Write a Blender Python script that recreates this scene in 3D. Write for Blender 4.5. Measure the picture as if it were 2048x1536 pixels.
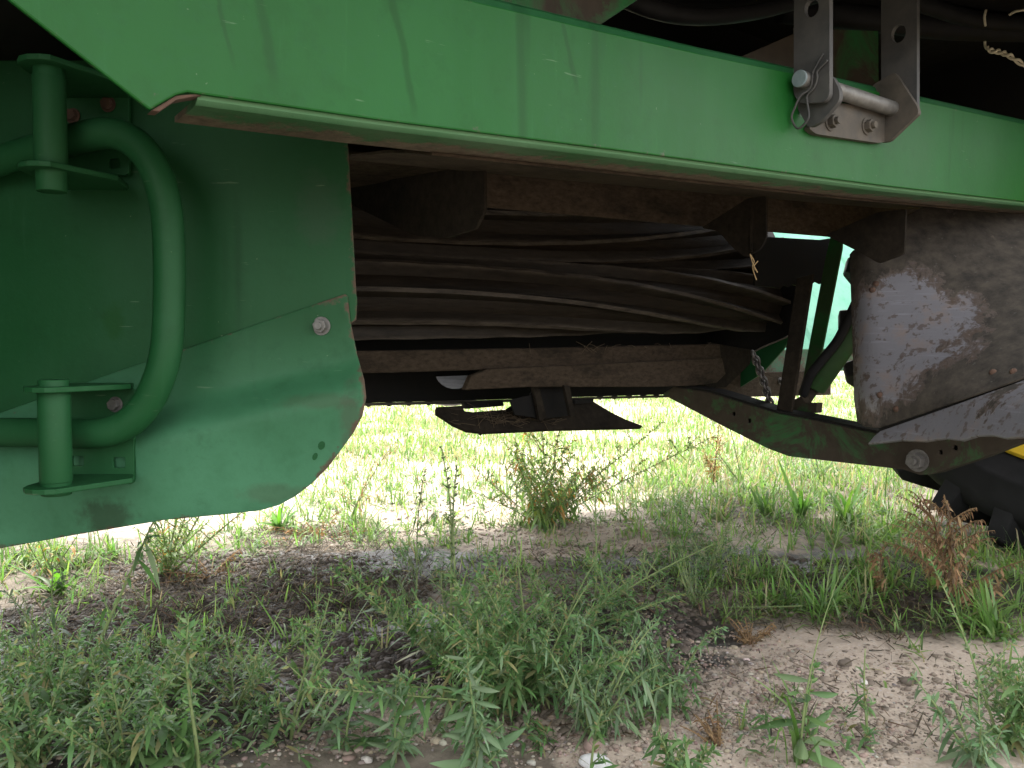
import bpy, bmesh, math, random
import numpy as np
from mathutils import Vector, Matrix, geometry

for o in list(bpy.data.objects):
    bpy.data.objects.remove(o, do_unlink=True)
scene = bpy.context.scene
COL = scene.collection

# ------------------------------------------------------------------ camera, sky, sun, exposure
FPX = 1657.0                      # focal length in pixels of the 2048 px wide photograph
CAM = Vector((0.0, 0.0, 0.60))
PITCH = math.radians(-2.7)
cam_d = bpy.data.cameras.new('camera')
cam_d.sensor_width = 36.0
cam_d.lens = 36.0 * FPX / 2048.0
cam_d.clip_start = 0.02
cam_d.clip_end = 2000.0
cam_o = bpy.data.objects.new('camera', cam_d)
COL.objects.link(cam_o)
cam_o.location = CAM
cam_o.rotation_euler = (math.radians(90) + PITCH, 0, 0)
scene.camera = cam_o

SUN_ELEV = math.radians(66)
SUN_AZ = math.radians(-28)        # measured from +Y (away from the camera) towards +X
sun_to = Vector((math.sin(SUN_AZ) * math.cos(SUN_ELEV), math.cos(SUN_AZ) * math.cos(SUN_ELEV), math.sin(SUN_ELEV)))
world = bpy.data.worlds.new('World')
scene.world = world
world.use_nodes = True
wn = world.node_tree
wn.nodes.clear()
sky = wn.nodes.new('ShaderNodeTexSky')
sky.sky_type = 'NISHITA'
sky.sun_disc = False
sky.sun_elevation = SUN_ELEV
sky.sun_rotation = SUN_AZ
sky.air_density = 1.0
sky.dust_density = 2.5
sky.ozone_density = 1.0
bg = wn.nodes.new('ShaderNodeBackground')
bg.inputs['Strength'].default_value = 0.15
wo = wn.nodes.new('ShaderNodeOutputWorld')
hs = wn.nodes.new('ShaderNodeHueSaturation')      # thin white overcast: the sky's blue is veiled
hs.inputs['Saturation'].default_value = 0.06
hs.inputs['Value'].default_value = 1.0
wn.links.new(sky.outputs[0], hs.inputs['Color'])
wn.links.new(hs.outputs[0], bg.inputs['Color'])
wn.links.new(bg.outputs[0], wo.inputs['Surface'])

sun_d = bpy.data.lights.new('sun', 'SUN')
sun_d.energy = 1.25
sun_d.angle = math.radians(12.0)
sun_d.color = (1.0, 0.95, 0.87)
sun_o = bpy.data.objects.new('sun', sun_d)
COL.objects.link(sun_o)
sun_o.rotation_euler = sun_to.to_track_quat('Z', 'Y').to_euler()
sun_o.location = (0, 0, 12)

vs = scene.view_settings
vs.view_transform = 'Standard'
vs.look = 'None'
vs.gamma = 1.0
vs.exposure = 2.65
vs.use_curve_mapping = False
scene.cycles.max_bounces = 6
scene.cycles.diffuse_bounces = 4
scene.cycles.transparent_max_bounces = 4
scene.cycles.sample_clamp_indirect = 6.0
scene.cycles.use_denoising = True

rng = np.random.default_rng(7)
random.seed(7)

# ------------------------------------------------------------------ placing helpers
_c, _s = math.cos(PITCH), math.sin(PITCH)
def ray(px, py):
    x = (px - 1024.0) / FPX
    z = (768.0 - py) / FPX
    return Vector((x, _c - _s * z, _s + _c * z))
def P(px, py, d):
    r = ray(px, py)
    return CAM + r * (d / r.y)
def onplane(p0, n):
    p0 = Vector(p0); n = Vector(n)
    def f(px, py):
        r = ray(px, py)
        return CAM + r * (n.dot(p0 - CAM) / n.dot(r))
    return f
def plane3(a, b, c):
    A, B, C = P(*a), P(*b), P(*c)
    return onplane(A, (B - A).cross(C - A).normalized())
def depth(fn):
    return lambda px, py: P(px, py, fn(px, py))
# the machine stands askew to the camera: U runs along its width, N points out of its rear
U = Vector((0.8, 0.6, 0.0))
N = Vector((0.6, -0.8, 0.0))
Z = Vector((0, 0, 1))

def lerp(a, b, t):
    return a + (b - a) * t
def polyline_at(pts, x):
    for (x0, y0), (x1, y1) in zip(pts, pts[1:]):
        if x <= x1:
            return y0 + (y1 - y0) * (x - x0) / (x1 - x0)
    return pts[-1][1]

# ------------------------------------------------------------------ value noise for terrain and scatter masks
def _hash(i, j, seed):
    h = (i.astype(np.int64) * 374761393 + j.astype(np.int64) * 668265263 + seed * 1442695041) & 0x7fffffff
    h = ((h ^ (h >> 13)) * 1274126177) & 0x7fffffff
    return ((h ^ (h >> 16)) & 0xffff) / 65535.0
def vnoise(x, y, seed=0):
    x = np.asarray(x, float); y = np.asarray(y, float)
    i = np.floor(x); j = np.floor(y)
    fx = x - i; fy = y - j
    fx = fx * fx * (3 - 2 * fx); fy = fy * fy * (3 - 2 * fy)
    a = _hash(i, j, seed); b = _hash(i + 1, j, seed)
    c = _hash(i, j + 1, seed); d = _hash(i + 1, j + 1, seed)
    return (a + (b - a) * fx) * (1 - fy) + (c + (d - c) * fx) * fy
def fbm(x, y, seed=0, oct=4):
    t = 0.0; a = 0.5; s = 0.0
    for k in range(oct):
        t = t + a * vnoise(x * 2 ** k, y * 2 ** k, seed + k * 17); s += a; a *= 0.5
    return t / s

def ground_h(x, y):
    x = np.asarray(x, float); y = np.asarray(y, float)
    near = np.exp(-np.maximum(0, np.hypot(x, y) - 6) / 6.0)
    h = (fbm(x * 1.3, y * 1.3, 3, 3) - 0.5) * 0.07 + (fbm(x * 7, y * 7, 9, 3) - 0.5) * 0.022
    h = h + np.where((np.abs(x) < 5) & (y < 5), (fbm(x * 34, y * 34, 21, 3) - 0.5) * 0.009, 0)
    return h * near
def gz(x, y):
    return float(ground_h(np.array([x]), np.array([y]))[0])
def G(px, py):
    r = ray(px, py)
    t = -CAM.z / r.z
    p = CAM + r * t
    for _ in range(3):
        t = (gz(p.x, p.y) - CAM.z) / r.z
        p = CAM + r * t
    return p

# ------------------------------------------------------------------ material helpers
class NT:
    def __init__(self, name):
        self.m = bpy.data.materials.new(name)
        self.m.use_nodes = True
        self.t = self.m.node_tree
        self.t.nodes.clear()
        self.out = self.t.nodes.new('ShaderNodeOutputMaterial')
        self.tc = self.t.nodes.new('ShaderNodeTexCoord')
        self.co = self.tc.outputs['Object']
    def n(self, typ, out=0, props=None, **inp):
        nd = self.t.nodes.new('ShaderNode' + typ)
        for k, v in (props or {}).items():
            setattr(nd, k, v)
        for k, v in inp.items():
            key = int(k[1:]) if k[0] == 'i' and k[1:].isdigit() else k.replace('_', ' ')
            s = nd.inputs[key]
            if isinstance(v, bpy.types.NodeSocket):
                self.t.links.new(v, s)
            else:
                if isinstance(v, tuple) and len(v) == 3 and s.type == 'RGBA':
                    v = v + (1.0,)
                s.default_value = v
        return nd.outputs[out] if out is not None else nd
    def noise(self, scale, detail=4.0, rough=0.55, co=None, dist=0.0):
        return self.n('TexNoise', Vector=co or self.co, Scale=scale, Detail=detail, Roughness=rough, Distortion=dist)
    def ramp(self, v, a, b, lo=0.0, hi=1.0):
        return self.n('MapRange', i0=v, i1=a, i2=b, i3=lo, i4=hi)
    def mix(self, f, a, b):
        nd = self.t.nodes.new('ShaderNodeMix')
        nd.data_type = 'RGBA'
        for idx, v in ((0, f), (6, a), (7, b)):
            s = nd.inputs[idx]
            if isinstance(v, bpy.types.NodeSocket):
                self.t.links.new(v, s)
            else:
                s.default_value = v + (1.0,) if isinstance(v, tuple) and len(v) == 3 else v
        return nd.outputs[2]
    def math(self, op, a, b=0.0, clamp=False):
        return self.n('Math', props={'operation': op, 'use_clamp': clamp}, i0=a, i1=b)
    def map(self, sc=(1, 1, 1), rot=(0, 0, 0), co=None):
        return self.n('Mapping', Vector=co or self.co, Scale=Vector(sc), Rotation=Vector(rot))
    def attr(self, name, out='Fac'):
        nd = self.t.nodes.new('ShaderNodeAttribute')
        nd.attribute_name = name
        return nd.outputs[out]
    def bump(self, h, strength=0.3, dist=0.004):
        return self.n('Bump', Height=h, Strength=strength, Distance=dist)
    def bsdf(self, **kw):
        b = self.n('BsdfPrincipled', **kw)
        self.t.links.new(b, self.out.inputs['Surface'])
        return self.m

def mat_green(name, base=(0.004, 0.070, 0.007), dusty=(0.020, 0.120, 0.030), dust=0.5, rust=True, rough=0.5, dirt=0.0, zdust=None, streaks=(), stains=(), chips=False):
    k = NT(name)
    big = k.noise(2.3, 5, 0.6)
    streak = k.noise(9, 6, 0.65, co=k.map((1.0, 1.0, 0.18)))
    fine = k.noise(70, 4, 0.7)
    d = k.math('ADD', k.math('MULTIPLY', big, 0.75), k.math('MULTIPLY', streak, 0.4))
    d = k.ramp(d, 0.42, 0.74, 0.0, dust)
    c = k.mix(d, base, dusty)
    c = k.mix(k.ramp(fine, 0.5, 0.8, 0, 0.25), c, (0.010, 0.075, 0.03))
    spots = k.noise(160, 2, 0.5)
    c = k.mix(k.ramp(spots, 0.76, 0.80, 0, 0.4), c, (0.20, 0.25, 0.17))
    al = k.n('VectorMath', 1, props={'operation': 'DOT_PRODUCT'}, i0=k.co, i1=Vector((0.8, 0.6, 0.0)))
    sx = k.n('SeparateXYZ', 2, Vector=k.co)
    rc = k.n('CombineXYZ', X=k.math('MULTIPLY', al, 16.0), Y=k.math('MULTIPLY', sx, 1.1), Z=0.0)
    run = k.noise(1.0, 3, 0.45, co=rc)
    c = k.mix(k.ramp(run, 0.60, 0.66, 0, 0.6), c, tuple(v * 0.62 for v in base))
    run2 = k.noise(2.7, 4, 0.6, co=rc)
    c = k.mix(k.ramp(run2, 0.62, 0.72, 0, 0.35), c, dusty)
    if zdust:
        c = k.mix(k.math('MULTIPLY', k.ramp(sx, zdust[0], zdust[1], 0.0, 1.0), k.ramp(k.noise(7, 6, 0.7), 0.25, 0.6, 0.45, 1.0)), c, zdust[2])
    wig = k.ramp(k.noise(14, 4, 0.6), 0.3, 0.7, -0.004, 0.004)
    for a0, sl, z0, zt, wd in streaks:      # runs where water has washed the dust off
        q = k.math('SUBTRACT', k.math('ADD', al, wig), k.math('ADD', k.math('MULTIPLY', k.math('SUBTRACT', sx, z0), sl), a0))
        q = k.ramp(k.math('ABSOLUTE', q), wd * 0.4, wd * 1.1, 0.5, 0.0)
        c = k.mix(k.math('MULTIPLY', q, k.ramp(sx, z0 - zt, z0 - zt + 0.03, 0.0, 1.0)), c, tuple(v * 0.55 for v in base))
    for ctr, rx, col, st in stains:
        dv = k.n('VectorMath', 0, props={'operation': 'SUBTRACT'}, i0=k.co, i1=Vector(ctr))
        dv = k.n('VectorMath', 0, props={'operation': 'MULTIPLY'}, i0=dv, i1=Vector((1.0 / rx[0], 0.0, 1.0 / rx[1])))
        dl = k.n('VectorMath', 1, props={'operation': 'LENGTH'}, i0=dv)
        dl = k.math('ADD', dl, k.ramp(k.noise(45, 5, 0.7), 0.3, 0.7, -0.35, 0.35))
        c = k.mix(k.ramp(dl, 0.55, 1.15, st, 0.0), c, col)
    if chips:
        ce = k.ramp(k.attr('edge'), 0.0, 0.05, 0.0, 0.22)
        cm = k.math('SUBTRACT', k.noise(48, 5, 0.7), ce)
        c = k.mix(k.ramp(cm, 0.60, 0.66, 0, 0.8), c, (0.075, 0.07, 0.05))
    mot = k.noise(14, 6, 0.75)
    c = k.mix(k.ramp(mot, 0.52, 0.75, 0, 0.4), c, tuple(v * 0.6 for v in base))
    scr = k.noise(1.0, 3, 0.6, co=k.map((14, 14, 150), (0.5, 0.3, 0)))
    c = k.mix(k.ramp(scr, 0.70, 0.74, 0, 0.3), c, (0.16, 0.24, 0.15))
    r = k.ramp(big, 0.3, 0.7, rough, rough + 0.18)
    if dirt > 0:
        dm = k.ramp(k.noise(6, 7, 0.75, dist=0.6), 0.36, 0.50, 0, dirt)
        c = k.mix(dm, c, k.mix(k.noise(40, 4), (0.022, 0.017, 0.012), (0.055, 0.043, 0.03)))
        r = k.math('MAXIMUM', r, k.ramp(dm, 0, 1, 0.3, 0.8))
    if rust:
        e = k.attr('edge')
        en = k.math('ADD', e, k.ramp(k.noise(75, 5, 0.75), 0.25, 0.75, -0.006, 0.008))
        en = k.math('ADD', en, k.ramp(k.noise(6.5, 4, 0.65), 0.38, 0.62, 0.009, -0.003))
        rm = k.ramp(en, 0.0015, 0.006, 0.9, 0.0)
        c = k.mix(rm, c, k.mix(k.noise(120, 3), (0.045, 0.024, 0.017), (0.12, 0.075, 0.055)))
        r = k.math('MAXIMUM', r, k.math('MULTIPLY', rm, 0.85))
    b = k.bump(k.math('ADD', fine, k.math('MULTIPLY', spots, 0.4)), 0.12, 0.002)
    return k.bsdf(Base_Color=c, Roughness=r, Normal=b, Specular_IOR_Level=0.22)

def mat_dirt_steel(name, a=(0.026, 0.019, 0.013), b=(0.066, 0.049, 0.034), dark=(0.009, 0.0075, 0.006), streak=(1, 1, 1), rough=0.9, thr=(0.5, 0.7), spec=0.12):
    k = NT(name)
    co = k.map(streak)
    n1 = k.noise(6, 6, 0.65, co=co)
    n2 = k.noise(55, 5, 0.7, co=co)
    c = k.mix(k.ramp(n2, 0.3, 0.7), a, b)
    c = k.mix(k.ramp(n1, thr[0], thr[1], 0, 0.8), c, dark)
    return k.bsdf(Base_Color=c, Roughness=rough, Normal=k.bump(k.math('ADD', n2, n1), 0.5, 0.004), Specular_IOR_Level=spec)

def mat_plain(name, col, col2=None, scale=40, rough=0.6, metal=0.0, bump=0.15, bd=0.002, spec=0.5):
    k = NT(name)
    n1 = k.noise(scale, 5, 0.65)
    c = k.mix(k.ramp(n1, 0.3, 0.7), col, col2 or tuple(v * 0.7 for v in col))
    return k.bsdf(Base_Color=c, Roughness=k.ramp(n1, 0.3, 0.7, rough, min(1, rough + 0.15)), Metallic=metal, Normal=k.bump(n1, bump, bd), Specular_IOR_Level=spec)

def mat_worn(name, dirt_lo=0.46, dirt_hi=0.50, centre=None, radius=0.2):
    """worn bare steel with a crust of dried mud that has flaked off round `centre`"""
    k = NT(name)
    base = k.noise(4.5, 6, 0.6, dist=0.3)
    crust = k.noise(34, 5, 0.7, dist=0.4, co=k.map((1.0, 1.0, 0.55)))
    sp = k.noise(55, 2, 0.6)
    v = k.math('ADD', k.math('MULTIPLY', base, 0.62), k.math('MULTIPLY', crust, 0.38))
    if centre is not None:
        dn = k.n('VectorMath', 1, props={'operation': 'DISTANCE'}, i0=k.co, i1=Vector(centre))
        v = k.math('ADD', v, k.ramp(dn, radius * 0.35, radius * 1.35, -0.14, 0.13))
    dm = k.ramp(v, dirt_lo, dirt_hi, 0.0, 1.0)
    steel = k.mix(k.noise(7, 4), (0.135, 0.134, 0.15), (0.225, 0.22, 0.24))
    steel = k.mix(k.ramp(k.noise(14, 6, 0.7), 0.52, 0.72, 0, 0.7), steel, (0.24, 0.17, 0.13))
    steel = k.mix(k.ramp(sp, 0.58, 0.64, 0, 0.7), steel, (0.085, 0.06, 0.048))
    mud = k.mix(k.ramp(k.noise(26, 6, 0.7), 0.35, 0.65), (0.017, 0.014, 0.011), (0.058, 0.048, 0.037))  # mud darkened partly to stand in for shade on the upper shield
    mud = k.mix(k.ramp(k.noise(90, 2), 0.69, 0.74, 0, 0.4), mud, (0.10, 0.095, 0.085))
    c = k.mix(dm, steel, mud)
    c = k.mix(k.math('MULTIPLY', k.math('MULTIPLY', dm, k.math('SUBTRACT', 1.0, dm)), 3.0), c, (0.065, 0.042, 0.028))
    scrape = k.noise(1.0, 4, 0.6, co=k.map((9, 9, 160), (0.25, 0.2, 0)))
    c = k.mix(k.math('MULTIPLY', k.ramp(scrape, 0.58, 0.70, 0, 0.5), k.math('SUBTRACT', 1.0, dm)), c, (0.27, 0.27, 0.31))
    h = k.math('ADD', k.math('MULTIPLY', dm, 0.7), k.math('MULTIPLY', k.noise(120, 5), 0.45))
    return k.bsdf(Base_Color=c, Roughness=k.ramp(dm, 0, 1, 0.42, 0.92), Metallic=k.ramp(dm, 0, 1, 0.25, 0.0), Normal=k.bump(h, 0.6, 0.003))

def mat_leaf(name, trans=0.35, rough=0.55):
    k = NT(name)
    c = k.attr('col', 'Color')
    n1 = k.noise(60, 3)
    c2 = k.mix(k.ramp(n1, 0.3, 0.7, 0, 0.35), c, k.mix(0.5, c, (0.10, 0.13, 0.07)))
    p = k.n('BsdfPrincipled', Base_Color=c2, Roughness=rough)
    tcol = k.n('HueSaturation', Color=c2, Saturation=1.15, Value=1.5)
    t = k.n('BsdfTranslucent', Color=tcol)
    ms = k.n('MixShader', i0=trans, i1=p, i2=t)
    k.t.links.new(ms, k.out.inputs['Surface'])
    return k.m

M = {}
M['green_cyl'] = mat_green('cylinder_green_paint', base=(0.010, 0.10, 0.016), dusty=(0.04, 0.12, 0.045), dust=0.3, rust=False, dirt=0.55)
M['green_dusty'] = None and mat_green('dusty_green_paint', base=(0.007, 0.072, 0.020), dusty=(0.025, 0.10, 0.045), dust=0.6, zdust=(0.66, 0.42, (0.070, 0.215, 0.125)))
M['green_mid'] = mat_green('faded_green_paint', base=(0.006, 0.062, 0.016), dusty=(0.022, 0.090, 0.036), dust=0.6, rust=False)
M['green_upper'] = None and mat_green('faded_green_sheet_paint', base=(0.006, 0.064, 0.018), dusty=(0.022, 0.088, 0.038), dust=0.55)
M['green_mud'] = mat_green('muddy_green_paint', base=(0.012, 0.095, 0.022), dusty=(0.04, 0.11, 0.045), dust=0.3, rust=False, dirt=1.0)
M['green_far'] = mat_green('sunlit_green_paint', base=(0.11, 0.38, 0.25), dusty=(0.26, 0.50, 0.40), dust=0.9, rust=False, rough=0.3)  # sunlight put into the colour: a paler, lit version of the green paint
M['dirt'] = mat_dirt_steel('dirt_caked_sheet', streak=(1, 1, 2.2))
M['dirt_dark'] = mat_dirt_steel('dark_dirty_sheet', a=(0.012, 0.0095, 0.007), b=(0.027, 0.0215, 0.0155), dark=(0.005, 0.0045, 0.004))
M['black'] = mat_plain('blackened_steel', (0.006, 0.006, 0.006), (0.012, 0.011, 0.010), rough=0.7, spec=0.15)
M['rubber'] = mat_plain('black_rubber', (0.007, 0.007, 0.0075), (0.015, 0.015, 0.016), scale=25, rough=0.62, bump=0.25, spec=0.2)
M['strap'] = mat_plain('grey_strap_steel', (0.045, 0.046, 0.047), (0.085, 0.082, 0.077), scale=22, rough=0.6, metal=0.15, spec=0.3)
M['bracket'] = mat_plain('dusty_bracket_steel', (0.036, 0.032, 0.026), (0.085, 0.072, 0.056), scale=30, rough=0.7)
M['zinc'] = mat_plain('zinc_plated_steel', (0.10, 0.097, 0.09), (0.19, 0.185, 0.172), scale=60, rough=0.45, metal=0.4)
M['bolt'] = mat_plain('weathered_bolt_steel', (0.08, 0.075, 0.07), (0.17, 0.16, 0.15), scale=90, rough=0.5, metal=0.4)
M['rusty'] = mat_plain('rusty_bolt_steel', (0.05, 0.028, 0.02), (0.10, 0.055, 0.035), scale=90, rough=0.85)
M['pin'] = mat_plain('blue_grey_pin_steel', (0.16, 0.21, 0.23), (0.22, 0.27, 0.28), scale=80, rough=0.55, metal=0.2)
M['roller'] = mat_dirt_steel('roller_steel', a=(0.012, 0.0088, 0.006), b=(0.027, 0.020, 0.014), dark=(0.005, 0.004, 0.003), streak=(0.25, 0.4, 3.0), rough=0.6)
M['rib'] = None and mat_dirt_steel('worn_highlit_rib_steel', a=(0.014, 0.0105, 0.0075), b=(0.046, 0.036, 0.027), dark=(0.008, 0.006, 0.0045), streak=(0.5, 0.5, 2.0), rough=0.5, thr=(0.55, 0.75))
k = NT('worn_highlit_rib_steel')
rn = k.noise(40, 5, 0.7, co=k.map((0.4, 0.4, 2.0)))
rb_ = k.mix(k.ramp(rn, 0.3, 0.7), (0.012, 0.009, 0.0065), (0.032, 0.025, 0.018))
k.bsdf(Base_Color=k.mix(k.math('MULTIPLY', k.attr('crest'), k.ramp(rn, 0.35, 0.65, 0.15, 1.0)), rb_, (0.075, 0.060, 0.047)), Roughness=0.6, Specular_IOR_Level=0.2, Normal=k.bump(rn, 0.4, 0.003))  # crest tint: worn metal, plus the ribs' highlights put into the colour
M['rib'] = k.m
M['yellow'] = mat_plain('yellow_rim_paint', (0.62, 0.42, 0.02), (0.50, 0.34, 0.02), scale=18, rough=0.45)
M['twine'] = mat_plain('cream_twine', (0.62, 0.57, 0.43), (0.48, 0.43, 0.31), scale=200, rough=0.9)
M['straw'] = mat_plain('dry_straw', (0.40, 0.28, 0.14), (0.28, 0.19, 0.09), scale=100, rough=0.85)
M['leaf'] = mat_leaf('leaf_green', 0.34)
M['grass'] = mat_leaf('grass_green', 0.42, 0.5)
M['dead'] = mat_leaf('dead_leaf', 0.18, 0.85)
M['stem'] = mat_plain('weed_stem', (0.13, 0.19, 0.06), (0.18, 0.22, 0.09), scale=60, rough=0.7)
M['stem_dead'] = mat_plain('dead_stem', (0.20, 0.13, 0.06), (0.14, 0.085, 0.045), scale=60, rough=0.85)

# ------------------------------------------------------------------ mesh helpers
def link(name, me, mat, parent=None, smooth=False, bevel=0.0, segs=2):
    o = bpy.data.objects.new(name, me)
    COL.objects.link(o)
    if mat is not None:
        me.materials.clear()
        me.materials.append(mat)
    if smooth:
        for p in me.polygons:
            p.use_smooth = True
    if parent is not None:
        o.parent = parent
        o.matrix_parent_inverse = WORLD_INV.get(parent.name, Matrix.Identity(4))
    if bevel > 0:
        b = o.modifiers.new('bevel', 'BEVEL')
        b.width = bevel; b.segments = segs; b.limit_method = 'ANGLE'; b.angle_limit = math.radians(50)
        b.harden_normals = False
    return o
WORLD_INV = {}
def tag(o, label, cat, group=None, kind=None):
    o['label'] = label
    if cat: o['category'] = cat
    if group: o['group'] = group
    if kind: o['kind'] = kind
    return o
def empty(name, loc=(0, 0, 0)):
    e = bpy.data.objects.new(name, None)
    COL.objects.link(e)
    e.location = loc
    e.empty_display_size = 0.1
    WORLD_INV[e.name] = Matrix.Translation(-Vector(loc))
    return e

def inside(pt, poly):
    x, y = pt; c = False
    j = len(poly) - 1
    for i in range(len(poly)):
        xi, yi = poly[i]; xj, yj = poly[j]
        if (yi > y) != (yj > y) and x < (xj - xi) * (y - yi) / (yj - yi) + xi:
            c = not c
        j = i
    return c
def seg_dist(p, poly):
    px, py = p; best = 1e9
    for i in range(len(poly)):
        ax, ay = poly[i - 1]; bx, by = poly[i]
        dx, dy = bx - ax, by - ay
        L = dx * dx + dy * dy
        t = 0 if L == 0 else max(0, min(1, ((px - ax) * dx + (py - ay) * dy) / L))
        q = math.hypot(px - ax - t * dx, py - ay - t * dy)
        best = min(best, q)
    return best
def rounded(poly, r, seg=4, only=None):
    out = []
    n = len(poly)
    for i in range(n):
        p0 = Vector(poly[i - 1]); p = Vector(poly[i]); p1 = Vector(poly[(i + 1) % n])
        if only is not None and i not in only:
            out.append(tuple(p)); continue
        a = p0 - p; b = p1 - p
        ra = min(r, a.length * 0.45, b.length * 0.45)
        A = p + a.normalized() * ra; B = p + b.normalized() * ra
        for k in range(seg + 1):
            t = k / seg
            out.append(tuple((1 - t) ** 2 * A + 2 * t * (1 - t) * p + t * t * B))
    return out
def circle_px(cx, cy, rx, ry=None, n=12, rot=0.0):
    ry = ry or rx
    return [(cx + rx * math.cos(a) * math.cos(rot) - ry * math.sin(a) * math.sin(rot),
             cy + rx * math.cos(a) * math.sin(rot) + ry * math.sin(a) * math.cos(rot)) for a in [2 * math.pi * i / n for i in range(n)]]

def sheet(name, outline, pos, thick, mat, parent=None, holes=(), grid=0, bevel=0.0015, smooth=False, extrude=None, jag=0.0):
    """a plate of real thickness: `outline` is traced in photograph pixels and laid on the surface pos(px, py)"""
    loops = [list(outline)] + [list(h) for h in holes]
    if grid:
        dl = []
        for lp in loops:
            q = []
            for i in range(len(lp)):
                a = lp[i]; b = lp[(i + 1) % len(lp)]
                m = max(1, int(math.hypot(b[0] - a[0], b[1] - a[1]) / grid))
                for k in range(m):
                    q.append((a[0] + (b[0] - a[0]) * k / m, a[1] + (b[1] - a[1]) * k / m))
            dl.append(q)
        loops = dl
    if jag:
        loops[0] = [(x + random.uniform(-jag, jag), y + random.uniform(-jag, jag)) for x, y in loops[0]]
    pts, edges = [], []
    for lp in loops:
        s = len(pts)
        pts += [Vector(p) for p in lp]
        edges += [(s + i, s + (i + 1) % len(lp)) for i in range(len(lp))]
    if grid:
        xs = [p[0] for p in loops[0]]; ys = [p[1] for p in loops[0]]
        y = min(ys) + grid * 0.6
        while y < max(ys):
            x = min(xs) + grid * 0.6
            while x < max(xs):
                q = (x, y)
                if inside(q, loops[0]) and seg_dist(q, loops[0]) > grid * 0.45 and not any(inside(q, h) or seg_dist(q, h) < grid * 0.3 for h in loops[1:]):
                    pts.append(Vector(q))
                x += grid
            y += grid
    v2, e2, f2, _, _, _ = geometry.delaunay_2d_cdt(pts, edges, [], 1, 1e-5)
    tris = []
    for f in f2:
        c = sum((v2[i] for i in f), Vector((0, 0))) / len(f)
        if inside(c, loops[0]) and not any(inside(c, h) for h in loops[1:]):
            tris.append(tuple(f))
    V = [pos(v.x, v.y) for v in v2]
    nrm = Vector((0, 0, 0))
    for f in tris:
        nrm += (V[f[1]] - V[f[0]]).cross(V[f[2]] - V[f[0]])
    nrm.normalize()
    mid = sum(V, Vector((0, 0, 0))) / len(V)
    flip = nrm.dot(CAM - mid) < 0
    if flip:
        nrm = -nrm
        tris = [f[::-1] for f in tris]
    ext = (extrude if extrude is not None else -nrm) * thick
    n = len(V)
    allv = [tuple(v) for v in V] + [tuple(v + ext) for v in V]
    faces = list(tris) + [tuple(i + n for i in f[::-1]) for f in tris]
    cnt = {}
    for f in tris:
        for i in range(3):
            a, b = f[i], f[(i + 1) % 3]
            cnt[(a, b)] = True
    for (a, b) in list(cnt):
        if (b, a) not in cnt:
            faces.append((b, a, a + n, b + n))
    me = bpy.data.meshes.new(name)
    me.from_pydata(allv, [], faces)
    at = me.attributes.new('edge', 'FLOAT', 'POINT')
    vals = []
    for v, w in zip(v2, V):
        e = min([seg_dist((v.x, v.y), lp) for lp in loops[:1]])
        vals.append(e * (w - CAM).length / FPX)
    at.data.foreach_set('value', vals + vals)
    me.update()
    return link(name, me, mat, parent, smooth, bevel)

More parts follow.
